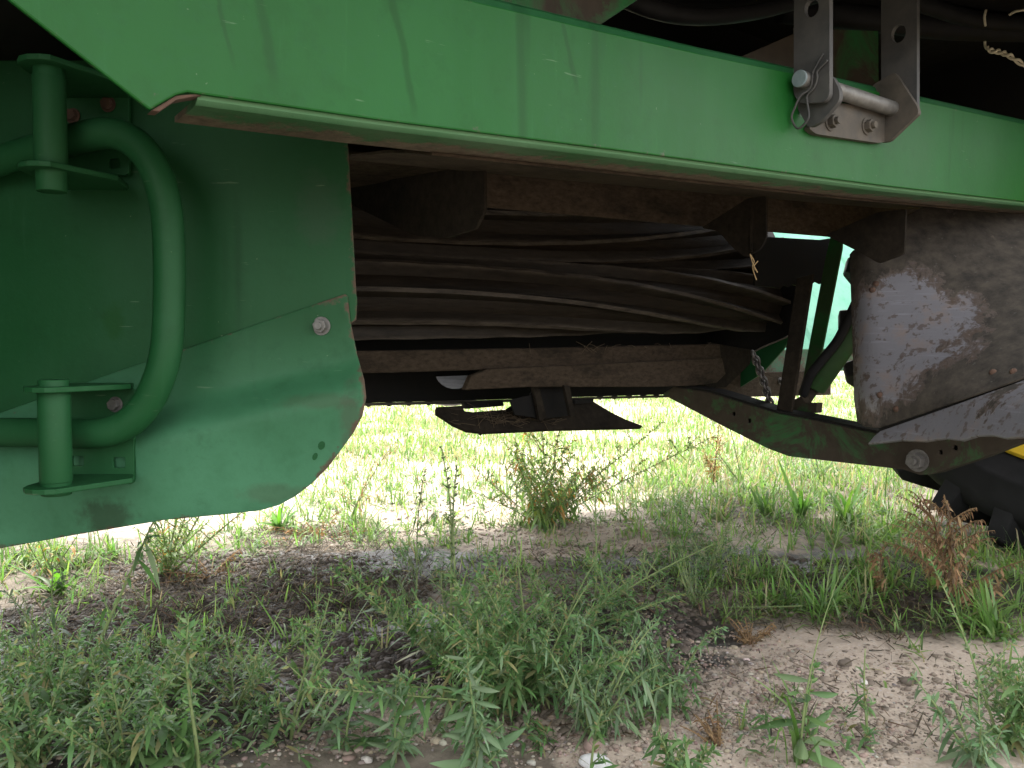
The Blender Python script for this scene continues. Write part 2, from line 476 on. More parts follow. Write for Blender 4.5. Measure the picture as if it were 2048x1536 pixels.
class MB:
    def __init__(self):
        self.v = []; self.f = []; self.sm = []
    def add(self, vs, fs, smooth=False):
        s = len(self.v)
        self.v += [tuple(v) for v in vs]
        self.f += [tuple(i + s for i in f) for f in fs]
        self.sm += [smooth] * len(fs)
        return self
    def box(self, c, ax, half):
        a, b, d = [Vector(x).normalized() * h for x, h in zip(ax, half)]
        c = Vector(c)
        vs = [c + sx * a + sy * b + sz * d for sz in (-1, 1) for sy in (-1, 1) for sx in (-1, 1)]
        fs = [(0, 2, 3, 1), (4, 5, 7, 6), (0, 1, 5, 4), (2, 6, 7, 3), (0, 4, 6, 2), (1, 3, 7, 5)]
        if a.cross(b).dot(d) < 0:
            fs = [f[::-1] for f in fs]
        return self.add(vs, fs)
    def tube(self, pts, r, seg=10, cap=True, smooth=True, closed=False):
        pts = [Vector(p) for p in pts]
        rs = r if isinstance(r, (list, tuple)) else [r] * len(pts)
        n = len(pts); vs = []; up = None
        for i, p in enumerate(pts):
            if closed:
                t = (pts[(i + 1) % n] - pts[i - 1]).normalized()
            else:
                t = (pts[min(i + 1, n - 1)] - pts[max(i - 1, 0)]).normalized()
            if up is None:
                up = t.orthogonal().normalized()
            up = (up - t * up.dot(t))
            if up.length < 1e-6: up = t.orthogonal()
            up.normalize()
            sd = t.cross(up)
            for k in range(seg):
                a = 2 * math.pi * k / seg
                vs.append(p + (up * math.cos(a) + sd * math.sin(a)) * rs[i])
        fs = []
        for i in range(n if closed else n - 1):
            j = (i + 1) % n
            for k in range(seg):
                l = (k + 1) % seg
                fs.append((i * seg + k, i * seg + l, j * seg + l, j * seg + k))
        self.add(vs, fs, smooth)
        if cap and not closed:
            s = len(self.v) - len(vs)
            self.f.append(tuple(s + k for k in range(seg))[::-1]); self.sm.append(False)
            self.f.append(tuple(s + (n - 1) * seg + k for k in range(seg))); self.sm.append(False)
        return self
    def cyl(self, a, b, r, seg=20, r2=None, smooth=True):
        return self.tube([a, b], [r, r if r2 is None else r2], seg, True, smooth)
    def hexnut(self, c, n, r, h):
        c = Vector(c); n = Vector(n).normalized()
        return self.cyl(c, c + n * h, r, 6, smooth=False)
    def prism(self, poly, ext):
        n = len(poly); ext = Vector(ext)
        vs = [Vector(p) for p in poly] + [Vector(p) + ext for p in poly]
        fs = [tuple(range(n)), tuple(range(2 * n - 1, n - 1, -1))]
        fs += [(i, i + n, (i + 1) % n + n, (i + 1) % n) for i in range(n)]
        return self.add(vs, fs)
    def build(self, name, mat, parent=None, bevel=0.0):
        me = bpy.data.meshes.new(name)
        me.from_pydata(self.v, [], self.f)
        me.polygons.foreach_set('use_smooth', self.sm)
        bm = bmesh.new(); bm.from_mesh(me)
        bmesh.ops.recalc_face_normals(bm, faces=bm.faces)
        bm.to_mesh(me); bm.free()
        me.update()
        return link(name, me, mat, parent, False, bevel)

def smooth_path(pts, n=8):
    pts = [Vector(p) for p in pts]
    out = []
    for i in range(len(pts) - 1):
        p0 = pts[max(i - 1, 0)]; p1 = pts[i]; p2 = pts[i + 1]; p3 = pts[min(i + 2, len(pts) - 1)]
        for k in range(n):
            t = k / n
            out.append(0.5 * ((2 * p1) + (p2 - p0) * t + (2 * p0 - 5 * p1 + 4 * p2 - p3) * t * t + (3 * p1 - p0 - 3 * p2 + p3) * t ** 3))
    out.append(pts[-1])
    return out
def bolt(parent, c, n, r, mat, name='bolt', h=None, washer=True, stud=True):
    m = MB(); c = Vector(c); n = Vector(n).normalized()
    h = h or r * 0.9
    if washer:
        m.cyl(c, c + n * r * 0.18, r * 1.35, 18)
    m.hexnut(c + n * r * 0.15, n, r, h)
    if stud:
        m.cyl(c + n * (h + r * 0.1), c + n * (h + r * 0.75), r * 0.55, 12)
    return m.build(name, mat, parent, 0.0006)

# ================================================================== GROUND
def blob(px, py, rx, ry):
    g = G(px, py)
    return (g.x, g.y, rx, ry)
DAMP = [blob(480, 1200, .45, .38), blob(650, 1255, .34, .22), blob(250, 1260, .5, .33), blob(750, 1345, .26, .16),
        blob(1180, 1250, .35, .22), blob(1500, 1140, .55, .22), blob(1800, 1180, .4, .25), blob(150, 1430, .4, .2), blob(1100, 1330, .3, .15), blob(700, 1130, .5, .2)]
PALE = [blob(1750, 1380, .42, .30), blob(1600, 1320, .35, .20), blob(1250, 1085, .55, .35), blob(780, 1450, .22, .14), blob(1500, 1500, .3, .2),
        blob(600, 950, 1.5, 1.2), blob(800, 860, 2.5, 2.5), blob(1050, 1005, .7, .5), blob(1880, 1460, .25, .2)]
def blobs(L, x, y, warp=0.16):
    wx = x + (fbm(x * 3.1, y * 3.1, 31, 4) - 0.5) * warp * 2
    wy = y + (fbm(x * 3.1, y * 3.1, 57, 4) - 0.5) * warp * 2
    m = np.zeros_like(x)
    for cx, cy, rx, ry in L:
        q = ((wx - cx) / rx) ** 2 + ((wy - cy) / ry) ** 2
        m = np.maximum(m, np.clip(1.35 - q, 0, 1))
    return m

def axis_coords(lo, hi, c0, c1, step, grow=1.16):
    mid = list(np.arange(c0, c1 + 1e-6, step))
    s = step; x = c1; up = []
    while x < hi:
        s *= grow; x += s; up.append(min(x, hi))
    s = step; x = c0; dn = []
    while x > lo:
        s *= grow; x -= s; dn.append(max(x, lo))
    return np.array(dn[::-1] + mid + up)
gx = axis_coords(-500, 500, -2.0, 2.0, 0.013)
gy = axis_coords(-300, 900, 0.9, 3.6, 0.013)
XX, YY = np.meshgrid(gx, gy)
ZZ = ground_h(XX, YY)
nx, ny = len(gx), len(gy)
gv = np.stack([XX.ravel(), YY.ravel(), ZZ.ravel()], 1)
idx = np.arange(nx * ny).reshape(ny, nx)
gf = np.stack([idx[:-1, :-1].ravel(), idx[:-1, 1:].ravel(), idx[1:, 1:].ravel(), idx[1:, :-1].ravel()], 1)
def np_mesh(name, v, f):
    me = bpy.data.meshes.new(name)
    k = f.shape[1]
    me.vertices.add(len(v)); me.vertices.foreach_set('co', np.ascontiguousarray(v, np.float32).ravel())
    me.loops.add(f.size); me.loops.foreach_set('vertex_index', np.ascontiguousarray(f, np.int32).ravel())
    me.polygons.add(len(f))
    me.polygons.foreach_set('loop_start', np.arange(0, f.size, k, dtype=np.int32))
    me.update(calc_edges=True)
    return me
gme = np_mesh('ground', gv, gf)
for nm, L in (('damp', DAMP), ('pale', PALE)):
    a = gme.attributes.new(nm, 'FLOAT', 'POINT')
    a.data.foreach_set('value', blobs(L, gv[:, 0], gv[:, 1]).astype(np.float32))
gme.polygons.foreach_set('use_smooth', [True] * len(gme.polygons))

k = NT('bare_soil')
n1 = k.noise(3.0, 6, 0.6); n2 = k.noise(26, 6, 0.7); n3 = k.noise(160, 4, 0.75)
vor = k.n('TexVoronoi', Vector=k.co, Scale=95.0)
vorc = k.n('TexVoronoi', 1, Vector=k.co, Scale=95.0)
soil = k.mix(k.ramp(n2, 0.35, 0.68), (0.105, 0.085, 0.065), (0.21, 0.175, 0.135))
sand = k.mix(k.ramp(n3, 0.3, 0.7), (0.30, 0.24, 0.192), (0.48, 0.40, 0.325))
sand = k.mix(k.ramp(n2, 0.45, 0.7, 0, 0.6), sand, (0.42, 0.355, 0.29))
grit = k.mix(0.55, k.n('HueSaturation', Color=vorc, Saturation=0.18, Value=0.6), (0.34, 0.285, 0.225))
sand = k.mix(k.ramp(vor, 0.16, 0.30, 0.65, 0.0), sand, grit)
wet = k.mix(k.ramp(n2, 0.35, 0.7), (0.011, 0.009, 0.007), (0.036, 0.029, 0.023))
pm = k.ramp(k.math('ADD', k.attr('pale'), k.ramp(n2, 0.3, 0.7, -0.25, 0.25)), 0.15, 0.65)
dm = k.ramp(k.math('ADD', k.attr('damp'), k.ramp(n2, 0.3, 0.7, -0.3, 0.3)), 0.25, 0.6)
c = k.mix(pm, soil, sand)
c = k.mix(dm, c, wet)
turf = k.mix(k.ramp(n2, 0.35, 0.7), (0.22, 0.235, 0.11), (0.42, 0.385, 0.25))
gyy = k.n('SeparateXYZ', 1, Vector=k.co)
c = k.mix(k.math('MULTIPLY', k.ramp(gyy, 3.6, 5.5, 0.0, 0.85), k.ramp(n1, 0.30, 0.55, 0.45, 1.0)), c, turf)
hgt = k.math('ADD', k.math('MULTIPLY', n2, 0.6), k.math('ADD', k.math('MULTIPLY', n3, 0.35), k.ramp(vor, 0.0, 0.3, 0.12, 0.0)))
k.bsdf(Base_Color=c, Roughness=k.ramp(dm, 0, 1, 0.95, 0.55), Normal=k.bump(hgt, 0.8, 0.006))
ground = link('ground', gme, k.m)
ground['kind'] = 'structure'
ground['label'] = 'bare gravelly soil with damp dark patches under the machine'

# ================================================================== THE MACHINE
mc = empty('mower_conditioner', (0.55, 2.1, 0.0))
tag(mc, 'green hay mower conditioner with ribbed rollers, grey shields and yellow-rimmed wheel', 'mower')
def W(u, n, z):
    return U * u + N * n + Z * z
def uplane(px, py, d):
    return onplane(P(px, py, d), N)
def nplane(px, py, d):
    return onplane(P(px, py, d), U)

# ---- main frame beam -------------------------------------------------------
beamP = uplane(300, 200, 0.80)
BOT = [(400, 188), (762, 240), (1240, 301), (1773, 372), (2047, 403), (2400, 446)]
TOP = [(-230, -292), (1000, -6), (1200, 41), (1405, 88), (1586, 126), (1842, 182), (2047, 227), (2400, 308)]
def run_px(a, b, w):
    A_, B_ = beamP(*a), beamP(*b)
    sl = (A_.dot(U) - B_.dot(U)) / (A_.z - B_.z)
    return (A_.dot(U), sl, A_.z, A_.z - B_.z, w)
M['green'] = mat_green('green_paint', dust=0.45, rust=False, chips=True, rough=0.42,
                       streaks=[run_px((520, -5), (556, 195), 0.0075), (run_px((795, 35), (832, 250), 0.006)), run_px((445, 20), (470, 150), 0.003), run_px((1130, 60), (1160, 200), 0.005)])
face = [(300, 220), (330, 202), (352, 190), (375, 184)] + BOT + [(x, y + 20) for x, y in TOP[::-1]] + [(-230, -200), (40, 17)]
beam = sheet('frame_beam', face, beamP, 0.006, M['green'], mc, grid=34, bevel=0.002)
def strip(name, path, prof, mat, parent, bevel=0.001, attr=None):
    """sweep a closed profile of (back, up) offsets along a path on the beam"""
    vs, fs = [], []
    m = len(prof)
    for p in path:
        for b, u in prof:
            vs.append(p - N * b + Z * u)
    for i in range(len(path) - 1):
        for j in range(m):
            l = (j + 1) % m
            fs.append((i * m + j, (i + 1) * m + j, (i + 1) * m + l, i * m + l))
    fs.append(tuple(range(m))); fs.append(tuple((len(path) - 1) * m + j for j in range(m))[::-1])
    mb = MB().add(vs, fs)
    o = mb.build(name, mat, parent, 0)
    if attr:
        a = o.data.attributes.new('inw', 'FLOAT', 'POINT')
        a.data.foreach_set('value', [b / attr for _ in path for b, u in prof])
    return o
def densify(pts, n=6):
    out = []
    for a, b in zip(pts, pts[1:]):
        for i in range(n):
            out.append((lerp(a[0], b[0], i / n), lerp(a[1], b[1], i / n)))
    return out + [pts[-1]]
k = NT('green_flange_with_caked_dirt')
cn = k.noise(30, 6, 0.7)
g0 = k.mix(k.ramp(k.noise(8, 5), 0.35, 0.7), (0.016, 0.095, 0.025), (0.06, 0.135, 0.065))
g0 = k.mix(k.ramp(k.attr('inw'), 0.0, 0.14, 0.75, 0.0), g0, (0.13, 0.30, 0.15))  # highlight along the bend put into the colour as pale green
d0 = k.mix(k.ramp(k.noise(55, 5, 0.7), 0.35, 0.7), (0.065, 0.045, 0.03), (0.16, 0.12, 0.085))
fm = k.ramp(k.math('ADD', k.attr('inw'), k.ramp(cn, 0.25, 0.75, -0.45, 0.45)), 0.42, 0.66)
k.bsdf(Base_Color=k.mix(fm, g0, d0), Roughness=0.75, Normal=k.bump(k.math('ADD', cn, fm), 0.4, 0.004))
M['flange'] = k.m
bot3 = [beamP(*p) - N * 0.0065 for p in densify(BOT)]
outer = [(0.0, 0.012), (0.0, 0.003), (0.003, -0.003), (0.010, -0.007), (0.020, -0.008), (0.045, -0.008), (0.085, -0.008)]
prof = outer + [(0.085, -0.002), (0.012, -0.001), (0.006, 0.012)]
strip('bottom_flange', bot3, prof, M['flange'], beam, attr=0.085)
top3 = [beamP(p[0], p[1] + 20) - N * 0.0065 for p in densify(TOP)]
strip('top_flange', top3, [(-0.004, -0.004), (0.002, 0.010), (0.008, 0.015), (0.09, 0.016), (0.09, 0.010), (0.008, 0.008)], M['green_mid'], beam)
# rusted folded tab on the beam's cut end
sheet('end_tab', [(302, 221), (352, 191), (398, 187), (404, 191), (372, 196), (352, 200), (318, 223)], uplane(300, 200, 0.803), 0.018, M['rusty'], beam, bevel=0.001)

# ---- hood sheets added to block sky light, blackened for the dark void inside ----------------------
nb = N.dot(P(300, 200, 0.80))
hood = empty('hood', (0, 0, 0)); hood.parent = mc; hood.matrix_parent_inverse = WORLD_INV[mc.name]
mb = MB().box(W(0.45, -1.63, 1.42), (U, N, Z), (2.1, 1.03, 0.006)); mb.build('roof_shade_sheet', M['black'], hood)
mb = MB().box(W(0.35, -2.665, 1.325), (U, N, Z), (2.3, 0.006, 0.095)); mb.build('front_light_block', M['dirt_dark'], hood)  # added to stop light coming in from the front
mb = MB().box(W(0.40, -1.42, 1.34), (U, N, Z), (2.2, 0.02, 0.12)); mb.build('dark_void_channel', M['black'], hood)  # added black to deepen the dark above the beam
mb = MB().box(W(-1.30, -1.40, 1.05), (U, N, Z), (0.006, 0.85, 0.42)); mb.build('side_light_block', M['green_mid'], hood)  # added out of view to darken the left side
mb = MB().box(W(2.5, -1.64, 1.305), (U, N, Z), (0.006, 1.0, 0.11)); mb.build('side_light_block', M['black'], hood)  # added dark so no sky shows through on the right
mb = MB().box(W(0.45, -0.606, 1.30), (U, N, Z), (2.1, 0.005, 0.115)); mb.build('sky_block_lip', M['green_mid'], hood)  # unseen lip added to keep high sky light off the inside
# sloping gusset and plates glimpsed above the beam
sheet('gusset_plate', [(1485, 112), (1600, 62), (1620, 150), (1560, 140)], uplane(1500, 100, 1.55), 0.006, M['green_mud'], hood)
sheet('gusset_plate', [(1590, 55), (1757, 62), (1758, 200), (1600, 200)], uplane(1600, 100, 1.78), 0.006, M['green_mud'], hood)
sheet('gusset_plate', [(900, -420), (1400, -360), (1290, -10), (1200, 50), (1000, 20)], uplane(1100, 10, 1.22), 0.006, M['green_mud'], hood)
def hose(pts, r, name='hose', parent=None, mat=None):
    return MB().tube(smooth_path([P(*p) for p in pts], 8), r, 12).build(name, mat or M['rubber'], parent or mc)
hose([(1180, -40, 1.5), (1290, 14, 1.5), (1400, 34, 1.6), (1520, 22, 1.75), (1640, -10, 1.9)], 0.016)
hose([(1200, -30, 1.7), (1300, 0, 1.7), (1420, 10, 1.8), (1560, -10, 1.9)], 0.012)
hose([(1560, 20, 2.0), (1760, 40, 2.05), (1900, 55, 2.1), (2100, 60, 2.15)], 0.030)
hose([(1700, -40, 1.9), (1850, 10, 2.0), (1960, 40, 2.05), (2100, 48, 2.1)], 0.020)

# ---- lift link hanging in front of the beam --------------------------------
sL0 = beamP(1588, 165); sR0 = beamP(1757, 284)
planeL = onplane(sL0 - U * 0.004, U); planeEarL = onplane(sL0 + U * 0.012, U)
planeEarR = onplane(sR0, U); planeR = onplane(sR0 + U * 0.012, U)
def strap(outline, pl, hole):
    o = sheet('link_strap', outline, pl, 0.010, M['strap'], link_e, holes=[hole], extrude=U, bevel=0.001)
    return o
link_e = empty('lift_link', (0, 0, 0)); link_e.parent = mc; link_e.matrix_parent_inverse = WORLD_INV[mc.name]
strap(rounded([(1588, -90), (1659, -90), (1659, 190), (1648, 205), (1600, 207), (1587, 190)], 16, 4, {2, 3, 4, 5}), planeL, circle_px(1623, 16, 14, 19, 16, 0.35))
strap(rounded([(1762, -90), (1834, -90), (1834, 224), (1815, 238), (1774, 232), (1762, 210)], 16, 4, {2, 3, 4, 5}), planeR, circle_px(1797, 67, 14, 19, 16, 0.35))
clev = sheet('clevis_bracket', rounded([(1617, 256), (1632, 268), (1757, 286), (1778, 282), (1786, 215), (1662, 205)], 7), onplane(beamP(1700, 250) + N * 0.012, N), 0.011, M['bracket'], link_e)
sheet('clevis_ear', rounded([(1577, 150), (1584, 200), (1594, 216), (1617, 256), (1643, 243), (1679, 200), (1679, 180), (1664, 150)], 9), planeEarL, 0.010, M['strap'], clev, extrude=U)
sheet('clevis_ear', rounded([(1742, 172), (1789, 143), (1834, 212), (1838, 226), (1778, 283), (1757, 285), (1744, 240)], 8), planeEarR, 0.010, M['bracket'], clev, extrude=U)
pc = planeL(1611, 161)
plen = (sR0 - sL0).dot(U) + 0.05
m_ = MB(); m_.cyl(pc - U * 0.014, pc + U * plen, 0.0135, 22); m_.build('clevis_pin', M['zinc'], link_e, 0.002)
m_ = MB(); m_.cyl(pc - U * 0.019, pc - U * 0.0142, 0.0138, 20); m_.build('pin_head', M['pin'], link_e, 0.001)
zz = lambda x, y: (1500 + x / 3.657, y / 3.657)
hp = [zz(*q) for q in [(535, 392), (500, 450), (462, 528), (452, 610), (430, 660), (385, 705), (345, 790), (320, 860), (325, 915), (355, 940), (400, 905), (430, 850), (420, 760), (418, 700), (470, 640), (492, 570), (490, 525), (530, 480), (565, 440)]]
pl2 = onplane(sL0 - U * 0.009, U)
MB().tube(smooth_path([pl2(*q) - U * (0.006 if 4 < i < 8 else 0.0) for i, q in enumerate(hp)], 5), 0.0019, 8).build('hairpin_clip', M['strap'], link_e)
for q in ((1660, 244), (1733, 253)):
    bolt(clev, onplane(beamP(1700, 250) + N * 0.0125, N)(*q), N, 0.0115, M['bracket'], h=0.010)

# ---- left door panel --------------------------------------------------------
PD = 1.25
def seam_y(x): return polyline_at([(-400, 980), (0, 826), (237, 742), (393, 690), (519, 646), (690, 588), (900, 515)], x)
def crease_y(x): return polyline_at([(-400, 1010), (0, 935), (300, 872), (500, 822), (740, 768)], x)
def dpanel(x, y):
    return PD - 0.02 * math.sin(max(0, min(1, (x + 50) / 750)) * math.pi) * 0.6
def dlower(x, y):
    d = dpanel(x, y) - 0.005
    q = y - crease_y(x)
    if q > -60:
        t = min(1, (q + 60) / 75.0); s = t * t * (3 - 2 * t)
        wgt = max(0.0, min(1.0, (x - 60) / 260.0))
        d -= 0.046 * s * (0.25 + 0.75 * wgt)
        if q > 25:
            d += 0.16 * (q - 25) / FPX * PD
    return d
RIGHT = [(690, 200), (698, 330), (706, 470), (712, 588), (714, 600)]
upper = [(-260, -220), (690, -220)] + RIGHT[0:] + [(712, 640), (690, 655)] + [(x, seam_y(x) + 40) for x in (519, 393, 237, 0, -260)]
_g = dict(base=(0.006, 0.057, 0.015), dusty=(0.020, 0.083, 0.034))
M['green_upper'] = mat_green('faded_green_sheet_paint', dust=0.55, chips=True, stains=[
    (P(235, 645, PD), (0.017, 0.026), (0.006, 0.055, 0.010), 0.85), (P(536, 674, PD), (0.009, 0.012), (0.006, 0.06, 0.010), 0.8),
    (P(640, 420, PD), (0.035, 0.06), (0.03, 0.06, 0.035), 0.4)], **_g)
M['green_dusty'] = mat_green('dusty_green_paint', dust=0.6, chips=True, zdust=(0.64, 0.40, (0.062, 0.195, 0.105)), stains=[
    (P(222, 1030, 1.23), (0.045, 0.030), (0.020, 0.026, 0.014), 0.6), (P(650, 800, 1.22), (0.07, 0.012), (0.045, 0.055, 0.03), 0.35),
    (P(560, 985, 1.22), (0.06, 0.015), (0.06, 0.065, 0.04), 0.35), (P(705, 840, 1.22), (0.015, 0.06), (0.06, 0.055, 0.04), 0.4)], **_g)
door = sheet('door_panel', upper, depth(dpanel), 0.004, M['green_upper'], mc, grid=26, bevel=0.0012, smooth=False)
lower = [(-260, seam_y(-260)), (0, 826), (237, 742), (393, 690), (519, 646), (690, 588), (695, 592), (700, 640), (714, 710), (728, 760), (732, 795), (724, 832), (706, 866), (684, 896), (655, 935), (622, 968), (588, 994), (556, 1011), (520, 1021), (450, 1029), (330, 1040), (160, 1068), (0, 1097), (-260, 1140)]
skirt = sheet('lower_skirt', lower, depth(dlower), 0.004, M['green_dusty'], door, grid=19, bevel=0.0012, smooth=True)
for p in skirt.data.polygons: p.use_smooth = True
mb = MB().box((-0.63, 1.055, 1.022), ((1, 0, 0), (0, 1, 0), (0, 0, 1)), (0.32, 0.185, 0.004)); mb.build('door_shade_sheet', M['black'], door)  # black sheet added for the dark upper corner, shading the hinge
bolt(door, P(643, 652, dlower(643, 652)), (-0.12, -1, 0.0), 0.0105, M['zinc'], h=0.010)
# two drips of fresh paint showing through the dust
for q in ((643, 891, 7, 9), (630, 913, 5, 8)):
    sheet('paint_spot', circle_px(*q[:2], q[2], q[3], 10, 0.4), depth(lambda x, y: dlower(x, y) - 0.0008), 0.0006, M['green_mid'], skirt, bevel=0)

mb = MB().box((-0.955, 0.69, 0.88), ((1, 0, 0), (0, 1, 0), (0, 0, 1)), (0.004, 0.56, 0.53)); mb.build('door_light_block', M['green_mid'], door)  # unseen sheet added to block light from the left
# ---- hinge brackets on the door --------------------------------------------
def hinge(name_label, x0, x1, ytop, ybot, sx, rs, yp0, yp1, topx, botx, slots, bolts_):
    h = empty('hinge_bracket', (0, 0, 0)); h.parent = mc; h.matrix_parent_inverse = WORLD_INV[mc.name]
    if name_label: h['label'] = name_label
    db = 1.190 if ytop > 500 else 1.224
    back = rounded([(x0, ytop), (x1, ytop), (x1, ybot), (x0, ybot)], 10)
    sheet('back_plate', back, depth(lambda x, y: db), 0.006, M['green_mid'], h, holes=[rounded(s, 5, 3) for s in slots], bevel=0.001)
    dn = 1.095
    for yy, (lx, rx) in ((ytop, topx), (ybot, botx)):
        # a flange is a flat plate standing out from the door to carry the sleeve
        z0 = P(sx, yy, 1.13).z
        A = P(x0 - 4, yy, db); B = P(x1, yy, db); C = P(rx, yy, dn + 0.03); D = P(lx + 30, yy, dn - 0.045); E = P(lx, yy, dn + 0.005); F_ = P(lx + 5, yy, dn + 0.05)
        poly = [Vector((q.x, q.y, z0 - 0.003)) for q in (A, B, C, D, E, F_)]
        cx = P(sx, yy, dn).x
        arc = [Vector((cx + 0.037 * math.cos(a), dn + 0.037 * math.sin(a), z0 - 0.003)) for a in [math.radians(t) for t in (180, 205, 230, 255, 280, 300)]]
        poly = [poly[0]] + arc + [Vector((P(rx, yy, dn + 0.06).x, dn + 0.06, z0 - 0.003)), Vector((B.x, db, z0 - 0.003))]
        MB().prism(poly, (0, 0, 0.0075)).build('flange', M['green_mid'], h, 0.0015)
    c = P(sx, (ytop + ybot) / 2, dn)
    z1 = P(sx, ytop, dn).z; z0 = P(sx, ybot, dn).z
    MB().cyl((c.x, dn, z0 + 0.003), (c.x, dn, z1 - 0.003), rs, 28).build('sleeve', M['green_mid'], h, 0.001)
    m2 = MB(); m2.cyl((c.x, dn, P(sx, yp1, dn).z), (c.x, dn, P(sx, yp0, dn).z), rs * 0.93, 28)
    m2.build('hinge_pin', M['green_mid'], h, 0.0015)
    for bx, by, r, mt in bolts_:
        bolt(h, P(bx, by, db - 0.001), (-0.15, -1, 0.05), r, M[mt], h=r * 0.9, stud=False)
    return h
hinge('lower hinge bracket with shiny bolt', 138, 268, 776, 968, 110, 0.0200, 759, 990, (50, 262), (55, 266),
      [[(143, 912), (167, 912), (167, 932), (143, 932)], [(226, 914), (250, 914), (250, 936), (226, 936)]], [(231, 809, 0.0085, 'bolt')])
hinge('upper hinge bracket in shadow under the beam', 128, 258, 150, 350, 100, 0.0200, 130, 384, (44, 240), (44, 236),
      [[(216, 318), (238, 316), (240, 336), (218, 338)]], [(217, 209, 0.0085, 'rusty'), (146, 232, 0.0085, 'rusty')])

# ---- bent guard tube --------------------------------------------------------
gp = [(-260, 395, 1.25), (-60, 340, 1.215), (60, 303, 1.19), (150, 278, 1.165), (205, 267, 1.155), (245, 272, 1.15), (285, 300, 1.145), (315, 350, 1.14), (333, 420, 1.14),
      (339, 520, 1.14), (338, 620, 1.14), (334, 690, 1.14), (322, 745, 1.143), (298, 800, 1.15), (262, 842, 1.155), (215, 864, 1.16), (150, 867, 1.17), (60, 865, 1.19), (-60, 864, 1.215), (-260, 862, 1.25)]
MB().tube(smooth_path([P(*q) for q in gp], 6), 0.0212, 24).build('guard_tube', M['green_mid'], mc)

# ---- underside of the chute: dirt-caked sheets and fins ---------------------
pl_apron = onplane(P(967, 413, 1.60), N)
apron = sheet('rear_apron', [(966, 341), (1300, 371), (1640, 402), (2050, 436), (2050, 510), (1690, 476), (1400, 452), (1240, 438), (966, 414)], pl_apron, 0.005, M['dirt'], mc, grid=40, bevel=0.001)
fl = [p - N * 0.080 - Z * 0.009 for p in bot3]
ap = [pl_apron(x, y) for x, y in densify([(600, 304), (967, 341), (1300, 371), (1640, 402), (2050, 436)], 6)]
ua = [p.dot(U) for p in ap]; za = [p.z for p in ap]; nn = ap[0].dot(N)
mb = MB(); vs = []
cols = 30
for i in range(cols + 1):
    u = lerp(0.57, 2.2, i / cols)
    zf = np.interp(u, [p.dot(U) for p in fl], [p.z for p in fl]); zb = np.interp(u, ua, za)
    nf = fl[0].dot(N)
    for j in range(7):
        t = j / 6
        vs.append(W(u, lerp(nf, nn, t), lerp(zf, zb, t) + 0.004 * math.sin(t * math.pi * 2)))
fs = [(i * 7 + j, i * 7 + j + 1, (i + 1) * 7 + j + 1, (i + 1) * 7 + j) for i in range(cols) for j in range(6)]
o = mb.add(vs, fs).build('chute_ceiling', M['dirt'], mc)
s = o.modifiers.new('solid', 'SOLIDIFY'); s.thickness = 0.004
sheet('chute_ceiling', [(640, 238), (760, 262), (985, 312), (968, 346), (940, 333), (712, 375), (640, 386)], plane3((700, 285, 1.36), (962, 338, 1.62), (705, 380, 1.80)), 0.004, M['dirt'], mc, grid=20)
def fin(outline, px, py, d, mat, flange=None, mount=None):
    f = sheet('deflector_fin', rounded(outline, 6), nplane(px, py, d), 0.006, mat, mc, bevel=0.001)
    if flange:
        sheet('fin_flange', rounded(flange, 5), onplane(nplane(px, py, d)(*flange[0]) + U * 0.001, N * 0.97 + U * 0.25), 0.006, mat, f)
    if mount:
        sheet('mounting_tab', mount, nplane(px, py, d - 0.015), 0.012, mat, f)
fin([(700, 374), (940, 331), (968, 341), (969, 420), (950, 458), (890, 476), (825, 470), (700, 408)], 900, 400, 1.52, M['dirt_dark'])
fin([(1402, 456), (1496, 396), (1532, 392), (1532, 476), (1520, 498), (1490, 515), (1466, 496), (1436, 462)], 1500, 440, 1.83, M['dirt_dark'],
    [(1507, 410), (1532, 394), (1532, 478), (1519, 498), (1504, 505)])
fin([(1650, 470), (1756, 424), (1812, 418), (1808, 508), (1758, 527), (1720, 505)], 1750, 450, 1.90, M['dirt_dark'], None, None)

